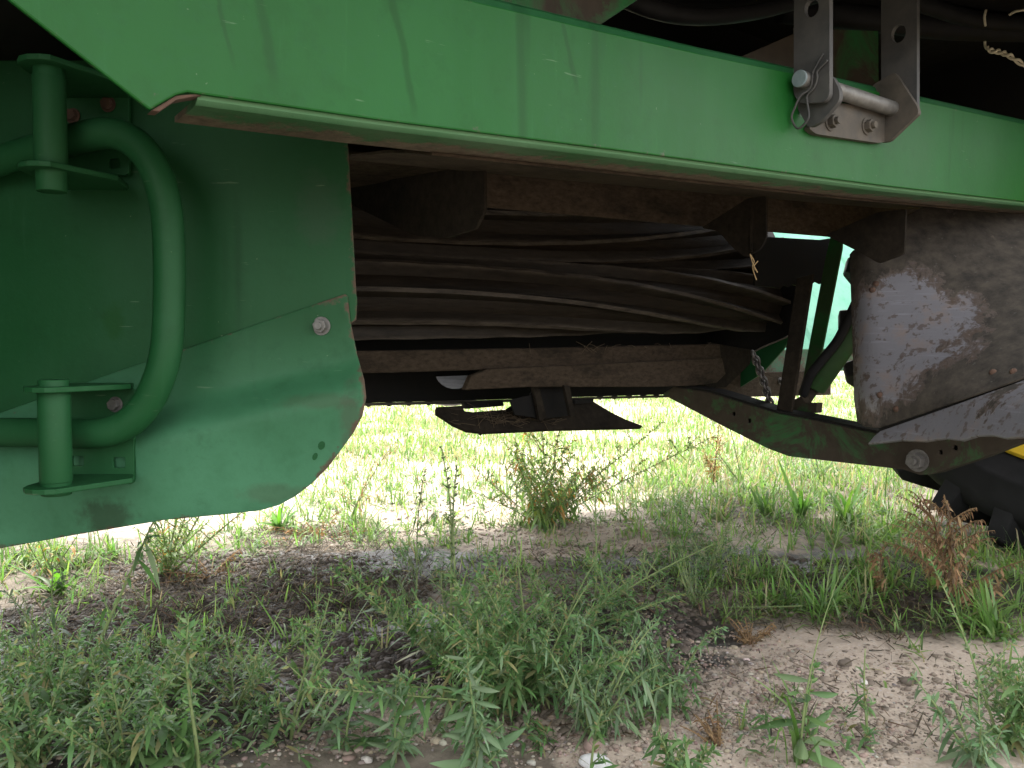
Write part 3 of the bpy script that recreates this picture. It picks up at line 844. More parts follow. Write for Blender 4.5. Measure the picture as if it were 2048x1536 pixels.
# ---- conditioning rollers ---------------------------------------------------
def roller(A, B, label, sign, th0, nrib, ext=0.75):
    A = Vector(A); B = Vector(B)
    ax = (B - A).normalized(); L = (B - A).length
    A2 = A - ax * ext
    fwd = (CAM - A); fwd = (fwd - ax * fwd.dot(ax)); fwd.z = 0; fwd.normalize()
    up = ax.cross(fwd); up = up if up.z > 0 else -up
    R0 = 0.074
    e = empty('conditioning_roller', (0, 0, 0)); e.parent = mc; e.matrix_parent_inverse = WORLD_INV[mc.name]
    e['label'] = label
    m = MB(); m.tube([A2 + ax * (L + ext) * i / 24 for i in range(25)], R0, 36); m.build('core', M['roller'], e)
    m = MB(); m.cyl(B, B + ax * 0.12, 0.03, 16); m.build('shaft', M['black'], e)
    n = 44
    for kx in range(nrib):
        t0 = th0 + kx * 2 * math.pi / nrib
        vs = []; fs = []
        for i in range(n + 1):
            s_ = lerp(-ext, L, i / n); t = s_ / L
            th = t0 + sign * (1.75 * t * abs(t) * (1 if t > 0 else -1) if t > 0 else 1.75 * t * t)
            wob = 0.0012 * math.sin(i * 1.7 + kx * 2.1)
            for r, dth in ((R0 - 0.004, -0.20), (R0 + 0.022, -0.085), (R0 + 0.031 + wob, -0.055), (R0 + 0.031 + wob, 0.045), (R0 + 0.022, 0.075), (R0 - 0.004, 0.15)):
                a = th + dth
                vs.append(A + ax * s_ + (fwd * math.cos(a) + up * math.sin(a)) * r)
        for i in range(n):
            for j in range(5):
                fs.append((i * 6 + j, i * 6 + j + 1, (i + 1) * 6 + j + 1, (i + 1) * 6 + j))
        fs.append(tuple(range(6))); fs.append(tuple(n * 6 + j for j in range(5, -1, -1)))
        mm = MB().add(vs, fs)
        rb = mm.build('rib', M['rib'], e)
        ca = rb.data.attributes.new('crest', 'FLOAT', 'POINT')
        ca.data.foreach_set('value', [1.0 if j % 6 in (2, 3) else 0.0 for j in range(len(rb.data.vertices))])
    return e
RA = P(715, 594, 2.0); RB = P(1530, 604, 2.93)
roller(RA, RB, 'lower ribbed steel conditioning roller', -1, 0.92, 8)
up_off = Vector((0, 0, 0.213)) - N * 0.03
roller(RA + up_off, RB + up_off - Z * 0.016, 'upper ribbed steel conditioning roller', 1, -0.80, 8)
# dark sheet added to keep daylight out of the gap behind the rollers
bs = onplane(RA - N * 0.30, N)
sheet('dark_back_sheet', [(430, 478), (715, 482), (1300, 516), (1500, 530), (1500, 705), (1300, 735), (715, 760), (430, 770)], bs, 0.006, M['black'], mc)
# black side plate that carries the rollers
sheet('roller_side_plate', [(1455, 490), (1650, 494), (1612, 560), (1592, 690), (1500, 712), (1400, 716), (1400, 600)], onplane(RB + U * 0.03, U), 0.01, M['black'], mc, holes=[circle_px(1552, 631, 4.5, 8, 10, 0.2)])

# ---- bars under the rollers ---------------------------------------------------
tb = uplane(715, 724, 1.98)
sheet('cross_tube', [(560, 706), (715, 702), (1080, 696), (1440, 688), (1445, 727), (1320, 730), (1000, 739), (715, 747), (560, 750)], tb, 0.05, M['dirt'], mc, grid=30, bevel=0.004)
tr = uplane(940, 760, 2.12)
sheet('swath_trough', [(930, 780), (942, 752), (975, 738), (1320, 722), (1445, 716), (1452, 748), (1435, 765), (1395, 771), (1300, 774), (1060, 774)], tr, 0.02, M['dirt'], mc, grid=26, bevel=0.003)
cb = uplane(730, 790, 2.30)
cbar = sheet('cutter_bar', [(560, 736), (1455, 720), (1455, 787), (1300, 790), (1200, 793), (900, 802), (715, 806), (560, 810)], cb, 0.30, M['black'], mc,
             holes=[circle_px(911, 742, 41, 36, 22)], bevel=0.003)
for x in (747, 788, 828, 868, 1212, 1241, 1270, 1298, 1325):
    yb = polyline_at([(560, 810), (715, 806), (900, 802), (1200, 793), (1300, 790), (1455, 787)], x)
    c = cb(x, yb) - N * 0.03 - Z * 0.001
    m = MB(); m.cyl(c, c - Z * 0.008, 0.0105, 8, smooth=False); m.cyl(c - Z * 0.0078, c - Z * 0.0125, 0.0085, 10, 0.004); m.build('bolt', M['black'], cbar)
sheet('wear_strip', [(560, 811), (715, 807), (900, 803), (1200, 794), (1455, 788), (1455, 792), (1200, 798), (900, 808), (715, 812), (560, 816)], onplane(cb(730, 806) - N * 0.012, N), 0.02, M['bracket'], cbar, bevel=0)
# pale worn disc seen through the round opening
c = P(908, 744, 2.85)
m = MB()
ring = [(0.0, 0.05), (0.06, 0.045), (0.13, 0.012), (0.15, 0.0), (0.15, -0.008), (0.0, -0.008)]
vs = []; fs = []
axd = (Z * 0.72 - Vector((0.1, 1, 0)).normalized() * 0.70).normalized(); e1 = axd.orthogonal().normalized(); e2 = axd.cross(e1)
for r, h in ring:
    for i in range(28):
        a = 2 * math.pi * i / 28
        vs.append(c + e1 * r * math.cos(a) + e2 * r * math.sin(a) + axd * h)
for j in range(len(ring) - 1):
    for i in range(28):
        l = (i + 1) % 28
        fs.append((j * 28 + i, j * 28 + l, (j + 1) * 28 + l, (j + 1) * 28 + i))
m.add(vs, fs, True).build('cutting_disc', mat_plain('scoured_pale_steel', (0.34, 0.32, 0.40), (0.28, 0.26, 0.33), scale=14, rough=0.4), mc)

# ---- skid shoe -------------------------------------------------------------------
def dshoe(x, y):
    base = 2.24 + 0.75 * ((x - 1024) / FPX * 2.3 + 0.09)
    q = max(0, 862 - y) / 50.0
    return base + 0.07 * q ** 1.4
shoe = sheet('skid_shoe', [(873, 814), (926, 811), (929, 822), (945, 824), (1010, 819), (1040, 800), (1176, 797), (1192, 806), (1222, 824), (1250, 838), (1284, 851), (1284, 854), (1100, 858), (968, 864), (964, 867), (960, 863), (935, 860), (908, 848), (890, 836), (873, 825)],
              depth(dshoe), 0.012, M['dirt_dark'], mc, grid=14, bevel=0.001, smooth=True)
sheet('upper_plate', [(929, 805), (1006, 801), (1008, 812), (932, 818)], uplane(960, 810, 2.36), 0.02, M['black'], shoe)
sheet('lug_plate', [(1150, 800), (1188, 797), (1187, 805), (1150, 808)], uplane(1170, 802, 2.50), 0.02, M['black'], shoe)
for q in ([(1066, 772), (1078, 772), (1094, 836), (1080, 842)], [(1128, 770), (1140, 772), (1150, 830), (1142, 834)]):
    sheet('brace', q, uplane(q[0][0], 800, 2.30), 0.012, M['dirt_dark'], shoe)
sheet('pocket_plate', [(1075, 770), (1135, 770), (1145, 830), (1090, 838), (1030, 830), (1020, 800), (1060, 790)], uplane(1100, 800, 2.36), 0.006, M['black'], shoe)
hay = MB()
for i in range(80):
    cx = random.gauss(1010, 55) if i < 110 else random.gauss(1120, 28); cy = random.gauss(838, 9) if i < 110 else random.gauss(800, 14)
    if not (905 < cx < 1180 and 780 < cy < 854): continue
    d = dshoe(cx, cy) - 0.01 if i < 110 else 2.30 + 0.0004 * (cx - 1060)
    a = P(cx, cy, d); dirv = Vector((random.uniform(-1, 1), random.uniform(-.3, .3), random.uniform(-.35, .35))).normalized()
    l = random.uniform(0.01, 0.04)
    hay.tube([a - dirv * l, a + Vector((0, 0, random.uniform(-.004, .006))), a + dirv * l], 0.0008, 4)
hay2 = MB()
for i in range(14):
    cx = random.gauss(1230, 90); y0 = polyline_at([(560, 706), (1080, 696), (1440, 688)], cx)
    a = tb(cx, y0 + random.uniform(-2, 8)) + N * 0.004
    dirv = (U * random.uniform(-1, 1) + Z * random.uniform(-.4, .5) + N * random.uniform(0, .3)).normalized(); l = random.uniform(0.008, 0.035)
    hay2.tube([a - dirv * l, a + Z * 0.003, a + dirv * l], 0.0008, 4)
o = hay2.build('hay_residue', mat_plain('dull_hay', (0.11, 0.08, 0.045), (0.07, 0.05, 0.03), scale=100, rough=0.9), bpy.data.objects['cross_tube']); o['kind'] = 'stuff'
o = hay.build('hay_residue', mat_plain('dirty_hay', (0.085, 0.06, 0.032), (0.05, 0.035, 0.02), scale=100, rough=0.9), shoe); o['kind'] = 'stuff'

# ---- trailing arm on the right -----------------------------------------------------
pa = onplane(P(1340, 778, 2.70), U)
z6 = lambda x, y: (1300 + x / 2.738, 640 + y / 2.738)
armo = [z6(*q) for q in [(75, 400), (130, 365), (330, 398), (690, 510), (880, 545), (1240, 622), (1700, 560), (2100, 470), (2300, 430), (2300, 560), (2030, 655), (1800, 745), (1620, 805), (1540, 832), (1480, 835), (1390, 806), (1000, 762), (760, 735), (640, 690), (400, 570)]]
arm = sheet('trailing_arm', armo, pa, 0.010, M['green_mud'], mc, grid=26, bevel=0.002,
            holes=[circle_px(1467, 828, 3.5, 4.5, 8), circle_px(1498, 842, 4, 5, 8), circle_px(1881, 905, 4, 5, 8), circle_px(1910, 896, 5, 6, 8)])
sheet('back_web', armo, onplane(P(1340, 778, 2.70) + U * 0.076, U), 0.008, M['black'], arm)
tp = [z6(*q) for q in [(130, 365), (330, 398), (690, 510), (880, 545), (1240, 622)]]
mb = MB(); vs = []
for q in densify(tp, 4):
    p = pa(*q)
    for a, b in ((0.0, 0.001), (0.075, 0.001), (0.075, 0.008), (0.0, 0.008)):
        vs.append(p + U * (a + 0.0) + Z * b)
nq = len(vs) // 4
fs = [(i * 4 + j, i * 4 + (j + 1) % 4, (i + 1) * 4 + (j + 1) % 4, (i + 1) * 4 + j) for i in range(nq - 1) for j in range(4)] + [(0, 1, 2, 3), tuple((nq - 1) * 4 + j for j in (3, 2, 1, 0))]
mb.add(vs, fs).build('top_flange', M['black'], arm)
lp = [z6(*q) for q in [(75, 400), (400, 570), (640, 690), (760, 735), (1000, 762), (1390, 806), (1480, 835), (1540, 832), (1620, 805), (1800, 745), (2030, 655), (2300, 560)]]
mb = MB(); vs = []
for q in densify(lp, 3):
    p = pa(*q)
    for a, b in ((0.0, -0.006), (0.075, -0.006), (0.075, 0.001), (0.0, 0.001)):
        vs.append(p + U * a + Z * b)
nq = len(vs) // 4
fs = [(i * 4 + j, i * 4 + (j + 1) % 4, (i + 1) * 4 + (j + 1) % 4, (i + 1) * 4 + j) for i in range(nq - 1) for j in range(4)] + [(0, 1, 2, 3), tuple((nq - 1) * 4 + j for j in (3, 2, 1, 0))]
mb.add(vs, fs).build('bottom_flange', M['green_mud'], arm)
bolt(arm, pa(1836, 921), -U, 0.021, M['bolt'], h=0.022)

# ---- uprights, cylinder, hose, flap behind the shield -----------------------------
def bar(outline, d, mat, name='upright_bar', th=0.012):
    cx = sum(p[0] for p in outline) / len(outline)
    return sheet(name, outline, nplane(cx, 650, d), th, mat, mc, bevel=0.0015)
bar([(1594, 556), (1624, 548), (1580, 832), (1552, 826)], 2.36, M['dirt_dark'])
bar([(1668, 440), (1688, 440), (1683, 500), (1646, 690), (1616, 800), (1598, 800), (1618, 690), (1650, 520)], 2.56, M['green_cyl'], th=0.008)
cyl = MB().cyl(P(1722, 640, 2.40), P(1628, 776, 2.47), 0.034, 24).build('hydraulic_cylinder', M['green_cyl'], mc, 0.004)
MB().cyl(P(1636, 765, 2.465), P(1594, 824, 2.50), 0.017, 16).build('piston_rod', M['green_mud'], cyl)
sheet('rod_bracket', [(1586, 800), (1602, 792), (1612, 806), (1634, 806), (1632, 826), (1588, 830)], nplane(1600, 810, 2.45), 0.03, M['green_mud'], cyl)
hose([(1715, 600, 2.36), (1696, 640, 2.37), (1676, 680, 2.39), (1648, 716, 2.41), (1620, 752, 2.43), (1606, 790, 2.46)], 0.014)
fo = [(1510, 478), (1540, 474), (1640, 480), (1672, 475), (1657, 558)] + [(x, 566 + (x % 17) * 0.5 - (x - 1590) * 0.04) for x in range(1650, 1560, -9)] + [(1562, 578), (1510, 570)]
sheet('rubber_flap', fo, uplane(1600, 520, 2.66), 0.008, M['black'], mc, jag=1.0)
# ---- far side of the machine, out in the light ----------------------------------------
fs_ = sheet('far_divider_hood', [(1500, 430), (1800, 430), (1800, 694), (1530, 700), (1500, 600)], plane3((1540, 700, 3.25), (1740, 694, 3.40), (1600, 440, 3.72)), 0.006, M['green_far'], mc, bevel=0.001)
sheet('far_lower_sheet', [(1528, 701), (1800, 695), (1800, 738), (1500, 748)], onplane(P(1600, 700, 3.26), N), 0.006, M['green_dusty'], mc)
fb = sheet('far_frame_rail', [(1400, 748), (1662, 742), (1662, 790), (1400, 796)], onplane(P(1600, 760, 3.20), N), 0.06, M['dirt'], mc)
for x in (1560, 1648):
    bolt(fb, onplane(P(1600, 760, 3.20), N)(x, 762), N, 0.010, M['bolt'])
sheet('end_shield', rounded([(1440, 780), (1476, 745), (1505, 706), (1584, 668), (1566, 700), (1522, 748), (1468, 782)], 6), onplane(P(1500, 740, 2.95), U), 0.008, M['green_mid'], mc)
sheet('dark_end_filler', [(1415, 684), (1506, 700), (1500, 728), (1452, 775), (1410, 776)], uplane(1450, 730, 2.85), 0.006, M['dirt_dark'], mc)  # dark sheet added where the bar ends run into darkness
MB().tube(smooth_path([P(1507, 704, 2.78), P(1530, 692, 2.78), P(1560, 680, 2.78), P(1584, 668, 2.78)], 4), 0.003, 8).build('wire_stay', M['bracket'], mc)

# ---- hanging chain ------------------------------------------------------------------
ch = empty('drive_chain', (0, 0, 0)); ch.parent = mc; ch.matrix_parent_inverse = WORLD_INV[mc.name]
def ring_mesh(L, Wd, r):
    pts = []
    for i in range(16):
        a = 2 * math.pi * i / 16
        pts.append(Vector((Wd * math.cos(a), 0, L * math.sin(a) * (1.0 + 0.12 * abs(math.sin(a))))))
    m = MB().tube(pts, r, 7, closed=True)
    me = bpy.data.meshes.new('chain_link'); me.from_pydata(m.v, [], m.f)
    for p in me.polygons: p.use_smooth = True
    me.materials.append(M['black_shine'])
    return me
M['black_shine'] = mat_plain('oily_chain_steel', (0.05, 0.045, 0.045), (0.10, 0.09, 0.085), scale=90, rough=0.35, metal=0.7)
rm = ring_mesh(0.0135, 0.0095, 0.0042)
cp = [P(1506 + 34 * t + 3 * math.sin(t * 3), 706 + 104 * t, 2.50) for t in [i / 10 for i in range(11)]]
for i in range(10):
    o = bpy.data.objects.new('chain_link', rm); COL.objects.link(o); o.parent = ch
    mid = (cp[i] + cp[i + 1]) / 2; dv = (cp[i + 1] - cp[i]).normalized()
    q = dv.to_track_quat('Z', 'Y').to_matrix().to_4x4()
    o.matrix_parent_inverse = Matrix.Identity(4)
    o.matrix_local = Matrix.Translation(mid) @ q @ Matrix.Rotation(math.radians(35 + 90 * (i % 2)), 4, 'Z')

# ---- forming shields ---------------------------------------------------------------
def dsh(x, y):
    d = 2.00 - 0.42 * (x - 1700) / 348.0
    if x < 1745:
        d += 0.05 * ((1745 - x) / 45.0) ** 2
    lean = max(0.0, (800 - y) / 400.0)
    return d + lean * lerp(0.12, 0.60, min(1.2, max(0, (x - 1700) / 348.0)))
cpt = P(1815, 655, dsh(1815, 655)) - mc.location * 0
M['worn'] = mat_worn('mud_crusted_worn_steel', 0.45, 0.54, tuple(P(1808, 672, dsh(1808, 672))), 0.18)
M['worn2'] = mat_worn('scratched_worn_steel', 0.57, 0.61)
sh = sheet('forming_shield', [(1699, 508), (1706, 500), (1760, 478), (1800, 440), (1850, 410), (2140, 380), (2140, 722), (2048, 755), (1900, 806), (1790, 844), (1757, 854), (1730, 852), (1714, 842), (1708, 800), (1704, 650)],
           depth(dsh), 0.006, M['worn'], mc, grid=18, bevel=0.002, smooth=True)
for q in ((1986, 745), (2027, 744), (1793, 818), (1760, 790), (1752, 568), (1745, 580)):
    c = P(q[0], q[1], dsh(*q))
    m = MB(); m.tube([c, c + Vector((-.3, -1, 0)).normalized() * 0.003, c + Vector((-.3, -1, 0)).normalized() * 0.005], [0.008, 0.0065, 0.002], 12); m.build('rivet', M['rusty'], sh)
def dls(x, y):
    te = polyline_at([(1700, 880), (1757, 861), (2048, 758), (2200, 704)], x)
    return dsh(x, y) - 0.03 - 0.10 * (y - te) / 115.0
lo = [(1735, 888), (1748, 872), (1760, 862), (1900, 813), (2048, 760), (2140, 727), (2140, 872), (2048, 873), (2010, 876), (1985, 870), (1955, 871), (1925, 880), (1890, 876), (1850, 882), (1800, 880)]
sheet('lower_shield', lo, depth(dls), 0.006, M['worn2'], mc, grid=18, bevel=0.0015, smooth=True)
sheet('shield_hinge_strip', [(1757, 857), (1900, 808), (2140, 722), (2140, 730), (1900, 818), (1760, 866)], depth(lambda x, y: dsh(x, y) + 0.01), 0.02, M['black'], sh)
# ---- wheel ---------------------------------------------------------------------------
wc = P(2140, 626, 2.28)
wc.z = 0.695
whl = empty('wheel', (0, 0, 0)); whl.parent = mc; whl.matrix_parent_inverse = WORLD_INV[mc.name]
RT = 0.660
e1 = N.copy(); e2 = Z.copy()
def lathe(profile, seg, name, mat, parent, c=wc):
    vs, fs = [], []
    for r, w in profile:
        for i in range(seg):
            a = 2 * math.pi * i / seg
            vs.append(c + (e1 * math.cos(a) + e2 * math.sin(a)) * r + U * w)
    m = len(profile)
    for j in range(m - 1):
        for i in range(seg):
            l = (i + 1) % seg
            fs.append((j * seg + i, j * seg + l, (j + 1) * seg + l, (j + 1) * seg + i))
    return MB().add(vs, fs, True).build(name, mat, parent)
lathe([(0.425, 0.04), (0.435, 0.012), (0.465, -0.004), (0.50, -0.010), (0.505, -0.016), (0.515, -0.012), (0.57, -0.014), (0.61, 0.0), (0.642, 0.03), (RT - 0.004, 0.08), (RT, 0.19), (RT - 0.004, 0.30), (0.642, 0.35), (0.60, 0.39), (0.50, 0.39), (0.425, 0.34)], 72, 'tyre', M['rubber'], whl)
lathe([(0.426, 0.0), (0.436, 0.004), (0.438, 0.012), (0.420, 0.018), (0.405, 0.030), (0.395, 0.06), (0.390, 0.10), (0.35, 0.12), (0.20, 0.14), (0.0, 0.14)], 72, 'rim', M['yellow'], whl)
lathe([(0.426, 0.36), (0.40, 0.35), (0.39, 0.11)], 48, 'rim_barrel', M['yellow'], whl)
lathe([(0.0, 0.06), (0.07, 0.06), (0.085, 0.07), (0.09, 0.10), (0.10, 0.138)], 32, 'hub', M['yellow'], whl)
for i in range(8):
    a = 2 * math.pi * i / 8
    bolt(whl, wc + (e1 * math.cos(a) + e2 * math.sin(a)) * 0.15 + U * 0.137, -U, 0.014, M['bolt'], name='wheel_nut')
# chevron lugs: two rows, one mesh per row shared by all its copies
def lug_mesh(side):
    vs = []
    n = 6
    for i in range(n + 1):
        t = i / n
        w = lerp(-0.004, 0.205, t) if side < 0 else lerp(0.384, 0.175, t)
        a0 = 0.16 * t
        rr = RT - 0.02 if t > 0.12 else RT - 0.055
        top = RT + 0.056 if t > 0.12 else RT + 0.030
        hw = 0.050 - 0.014 * t
        for r, da in ((rr - 0.02, -hw), (top, -hw * 0.72), (top, hw * 0.72), (rr - 0.02, hw)):
            a = a0 + da
            vs.append((e1 * math.cos(a) + e2 * math.sin(a)) * r + U * w)
    fs = [(i * 4 + j, i * 4 + (j + 1) % 4, (i + 1) * 4 + (j + 1) % 4, (i + 1) * 4 + j) for i in range(n) for j in range(4)]
    fs += [(0, 1, 2, 3), (n * 4 + 3, n * 4 + 2, n * 4 + 1, n * 4)]
    m = MB().add(vs, fs)
    me = bpy.data.meshes.new('tread_lug'); me.from_pydata(m.v, [], m.f)
    bm = bmesh.new(); bm.from_mesh(me); bmesh.ops.recalc_face_normals(bm, faces=bm.faces)
    bmesh.ops.bevel(bm, geom=[e for e in bm.edges if e.calc_face_angle(0) > 0.6], offset=0.004, segments=1, affect='EDGES')
    bm.to_mesh(me); bm.free()
    me.materials.append(M['rubber'])
    return me
lm = {-1: lug_mesh(-1), 1: lug_mesh(1)}
NL = 24
for sd in (-1, 1):
    for i in range(NL):
        o = bpy.data.objects.new('tread_lug', lm[sd]); COL.objects.link(o); o.parent = whl
        a = 2 * math.pi * (i + (0.5 if sd > 0 else 0)) / NL
        # turn about the axle direction U
        o.matrix_local = Matrix.Translation(wc) @ Matrix.Rotation(a, 4, U)

# ---- twine caught on the hoses, straw wisp on the fin -------------------------------
def strand(pts, r=0.0028):
    return smooth_path([P(*q) for q in pts], 6), r
tw = MB()
for pts in ([(1972, 20, 1.98), (1969, 34, 1.98), (1971, 52, 1.99)], [(2018, 30, 1.98), (2034, 22, 1.97), (2070, 18, 1.97)]):
    a, r = strand(pts); tw.tube(a, r, 8)
base = smooth_path([P(*q) for q in [(1970, 86, 1.98), (1980, 100, 1.97), (2000, 104, 1.97), (2020, 112, 1.96), (2048, 130, 1.96), (2090, 150, 1.96)]], 9)
for ph in (0, math.pi):
    q = [p + Vector((0, math.sin(i * 0.55 + ph), math.cos(i * 0.55 + ph))) * 0.0042 for i, p in enumerate(base)]
    tw.tube(q[0 if ph == 0 else 6:], 0.0030, 8)
tag(tw.build('baling_twine', M['twine']), 'cream twisted baling twine snagged on black hoses above the beam', 'twine')
ws = MB()
for pts in ([(1500, 508, 1.80), (1506, 528, 1.79), (1515, 545, 1.79)], [(1501, 510, 1.80), (1508, 522, 1.80), (1505, 535, 1.80), (1513, 560, 1.80)], [(1516, 522, 1.80), (1508, 532, 1.80), (1510, 540, 1.79)]):
    a, r = strand(pts, 0.0012); ws.tube(a, r, 6)
tag(ws.build('straw_wisp', M['straw']), 'small wisp of tan straw dangling from the deflector fin', 'straw')

# ================================================================== VEGETATION
class Leaves:
    """many small bent leaves or grass blades collected into one mesh"""
    def __init__(self):
        self.rows = []
    def add(self, pos, d, side, L, Wd, droop, fold, col, prof):
        self.rows.append((pos, d, side, L, Wd, droop, fold, col, prof))
    @staticmethod
    def arrays(pos, d, side, L, Wd, droop, fold, col, prof, mid=False):
        """vectorised: every argument an array with one row per leaf; prof = [(t, width)...]"""
        pos = np.asarray(pos, float); d = np.asarray(d, float); side = np.asarray(side, float)
        n = len(pos)
        L = np.broadcast_to(np.asarray(L, float), (n,))[:, None]; Wd = np.broadcast_to(np.asarray(Wd, float), (n,))[:, None]
        droop = np.broadcast_to(np.asarray(droop, float), (n,))[:, None]; fold = np.broadcast_to(np.asarray(fold, float), (n,))[:, None]
        nrm = np.cross(d, side)
        vs = []; cols = []
        for t, w in prof:
            c = pos + d * L * t
            c = c + np.array([[0, 0, -1.0]]) * droop * L * t * t
            offs = (-1, 0, 1) if mid else (-1, 1)
            if w == 0: offs = (0,)
            for s in offs:
                vs.append(c + side * Wd * w * s + nrm * Wd * w * fold * abs(s))
                cols.append(col * (0.92 + 0.16 * t))
        k = len(vs)
        V = np.stack(vs, 1).reshape(-1, 3)
        C = np.stack(cols, 1).reshape(-1, col.shape[1])
        fl = []
        m = 3 if mid else 2
        i = 0
        idxs = []
        for t, w in prof:
            c_ = m if w != 0 else 1
            idxs.append(list(range(i, i + c_))); i += c_
        for a, b in zip(idxs, idxs[1:]):
            if len(b) == m and len(a) == m:
                for j in range(m - 1):
                    fl += [(a[j], a[j + 1], b[j + 1]), (a[j], b[j + 1], b[j])]
            elif len(b) == 1:
                for j in range(m - 1):
                    fl.append((a[j], a[j + 1], b[0]))
            elif len(a) == 1:
                for j in range(m - 1):
                    fl.append((a[0], b[j + 1], b[j]))
        fl = np.array(fl)
        F = (fl[None] + (np.arange(n) * k)[:, None, None]).reshape(-1, 3)
        return V, F, C

BLADE = [(0, 1.0), (0.35, 0.95), (0.7, 0.62), (1.0, 0.0)]
BLADE_LO = [(0, 1.0), (0.55, 0.8), (1.0, 0.0)]
LANCE = [(0, 0.12), (0.2, 0.62), (0.5, 1.0), (0.8, 0.62), (1.0, 0.0)]
LEAFLET = [(0, 0.1), (0.45, 1.0), (1.0, 0.0)]

def leaf_mesh(name, parts, mat):
    vo = 0; Vs = []; Fs = []; Cs = []
    for V, F, C in parts:
        Vs.append(V); Fs.append(F + vo); Cs.append(C); vo += len(V)
    V = np.concatenate(Vs); F = np.concatenate(Fs); C = np.concatenate(Cs)
    me = np_mesh(name, V, F)
    a = me.attributes.new('col', 'FLOAT_COLOR', 'POINT')
    a.data.foreach_set('color', np.concatenate([C, np.ones((len(C), 1))], 1).astype(np.float32).ravel())
    me.materials.append(mat)
    me.polygons.foreach_set('use_smooth', [True] * len(me.polygons))
    return me

def unit(v):
    return v / np.maximum(1e-9, np.linalg.norm(v, axis=1, keepdims=True))
def rand_dirs(n, tilt_lo, tilt_hi, r=rng):
    az = r.uniform(0, 2 * np.pi, n); ti = r.uniform(tilt_lo, tilt_hi, n)
    d = np.stack([np.cos(az) * np.sin(ti), np.sin(az) * np.sin(ti), np.cos(ti)], 1)
    s = np.stack([-np.sin(az), np.cos(az), np.zeros(n)], 1)
    tw = r.uniform(-0.7, 0.7, n)[:, None]
    s = unit(s * np.cos(tw) + np.cross(d, s) * np.sin(tw))
    return d, s
def vary(col, n, amt=0.25, r=rng):
    c = np.array(col)[None] * (1 + r.uniform(-amt, amt, (n, 1)))
    c = c * (1 + r.uniform(-amt * 0.4, amt * 0.4, (n, 3)))
    return np.clip(c, 0.003, 0.9)
def pick(n, cols, wts, r=rng, amt=0.25):
    k_ = r.choice(len(cols), n, p=np.array(wts) / sum(wts))
    return np.clip(np.array(cols)[k_] * (1 + r.uniform(-amt, amt, (n, 1))) * (1 + r.uniform(-.08, .08, (n, 3))), 0.003, 0.9)

GRASS_COLS = [(0.12, 0.21, 0.05), (0.17, 0.26, 0.075), (0.085, 0.165, 0.045), (0.28, 0.25, 0.13)]
DRY_COLS = [(0.28, 0.20, 0.10), (0.20, 0.13, 0.065), (0.34, 0.27, 0.16), (0.12, 0.08, 0.045)]

def px_scatter(n, cx, cy, rx, ry, r=rng):
    a = r.uniform(0, 2 * np.pi, n); q = np.sqrt(r.uniform(0, 1, n)) * (0.85 + 0.3 * r.random(n))
    return cx + rx * q * np.cos(a), cy + ry * q * np.sin(a)
def ground_pts(px, py):
    """ground positions under photograph pixels (only used to decide where a patch of grass grows)"""
    x = (px - 1024.0) / FPX; z = (768.0 - py) / FPX
    ry = _c - _s * z; rz = _s + _c * z
    t = -CAM.z / rz
    X = x * t; Y = ry * t
    for _ in range(2):
        t = (ground_h(X, Y) - CAM.z) / rz
        X = x * t; Y = ry * t
    return np.stack([X, Y, ground_h(X, Y)], 1)

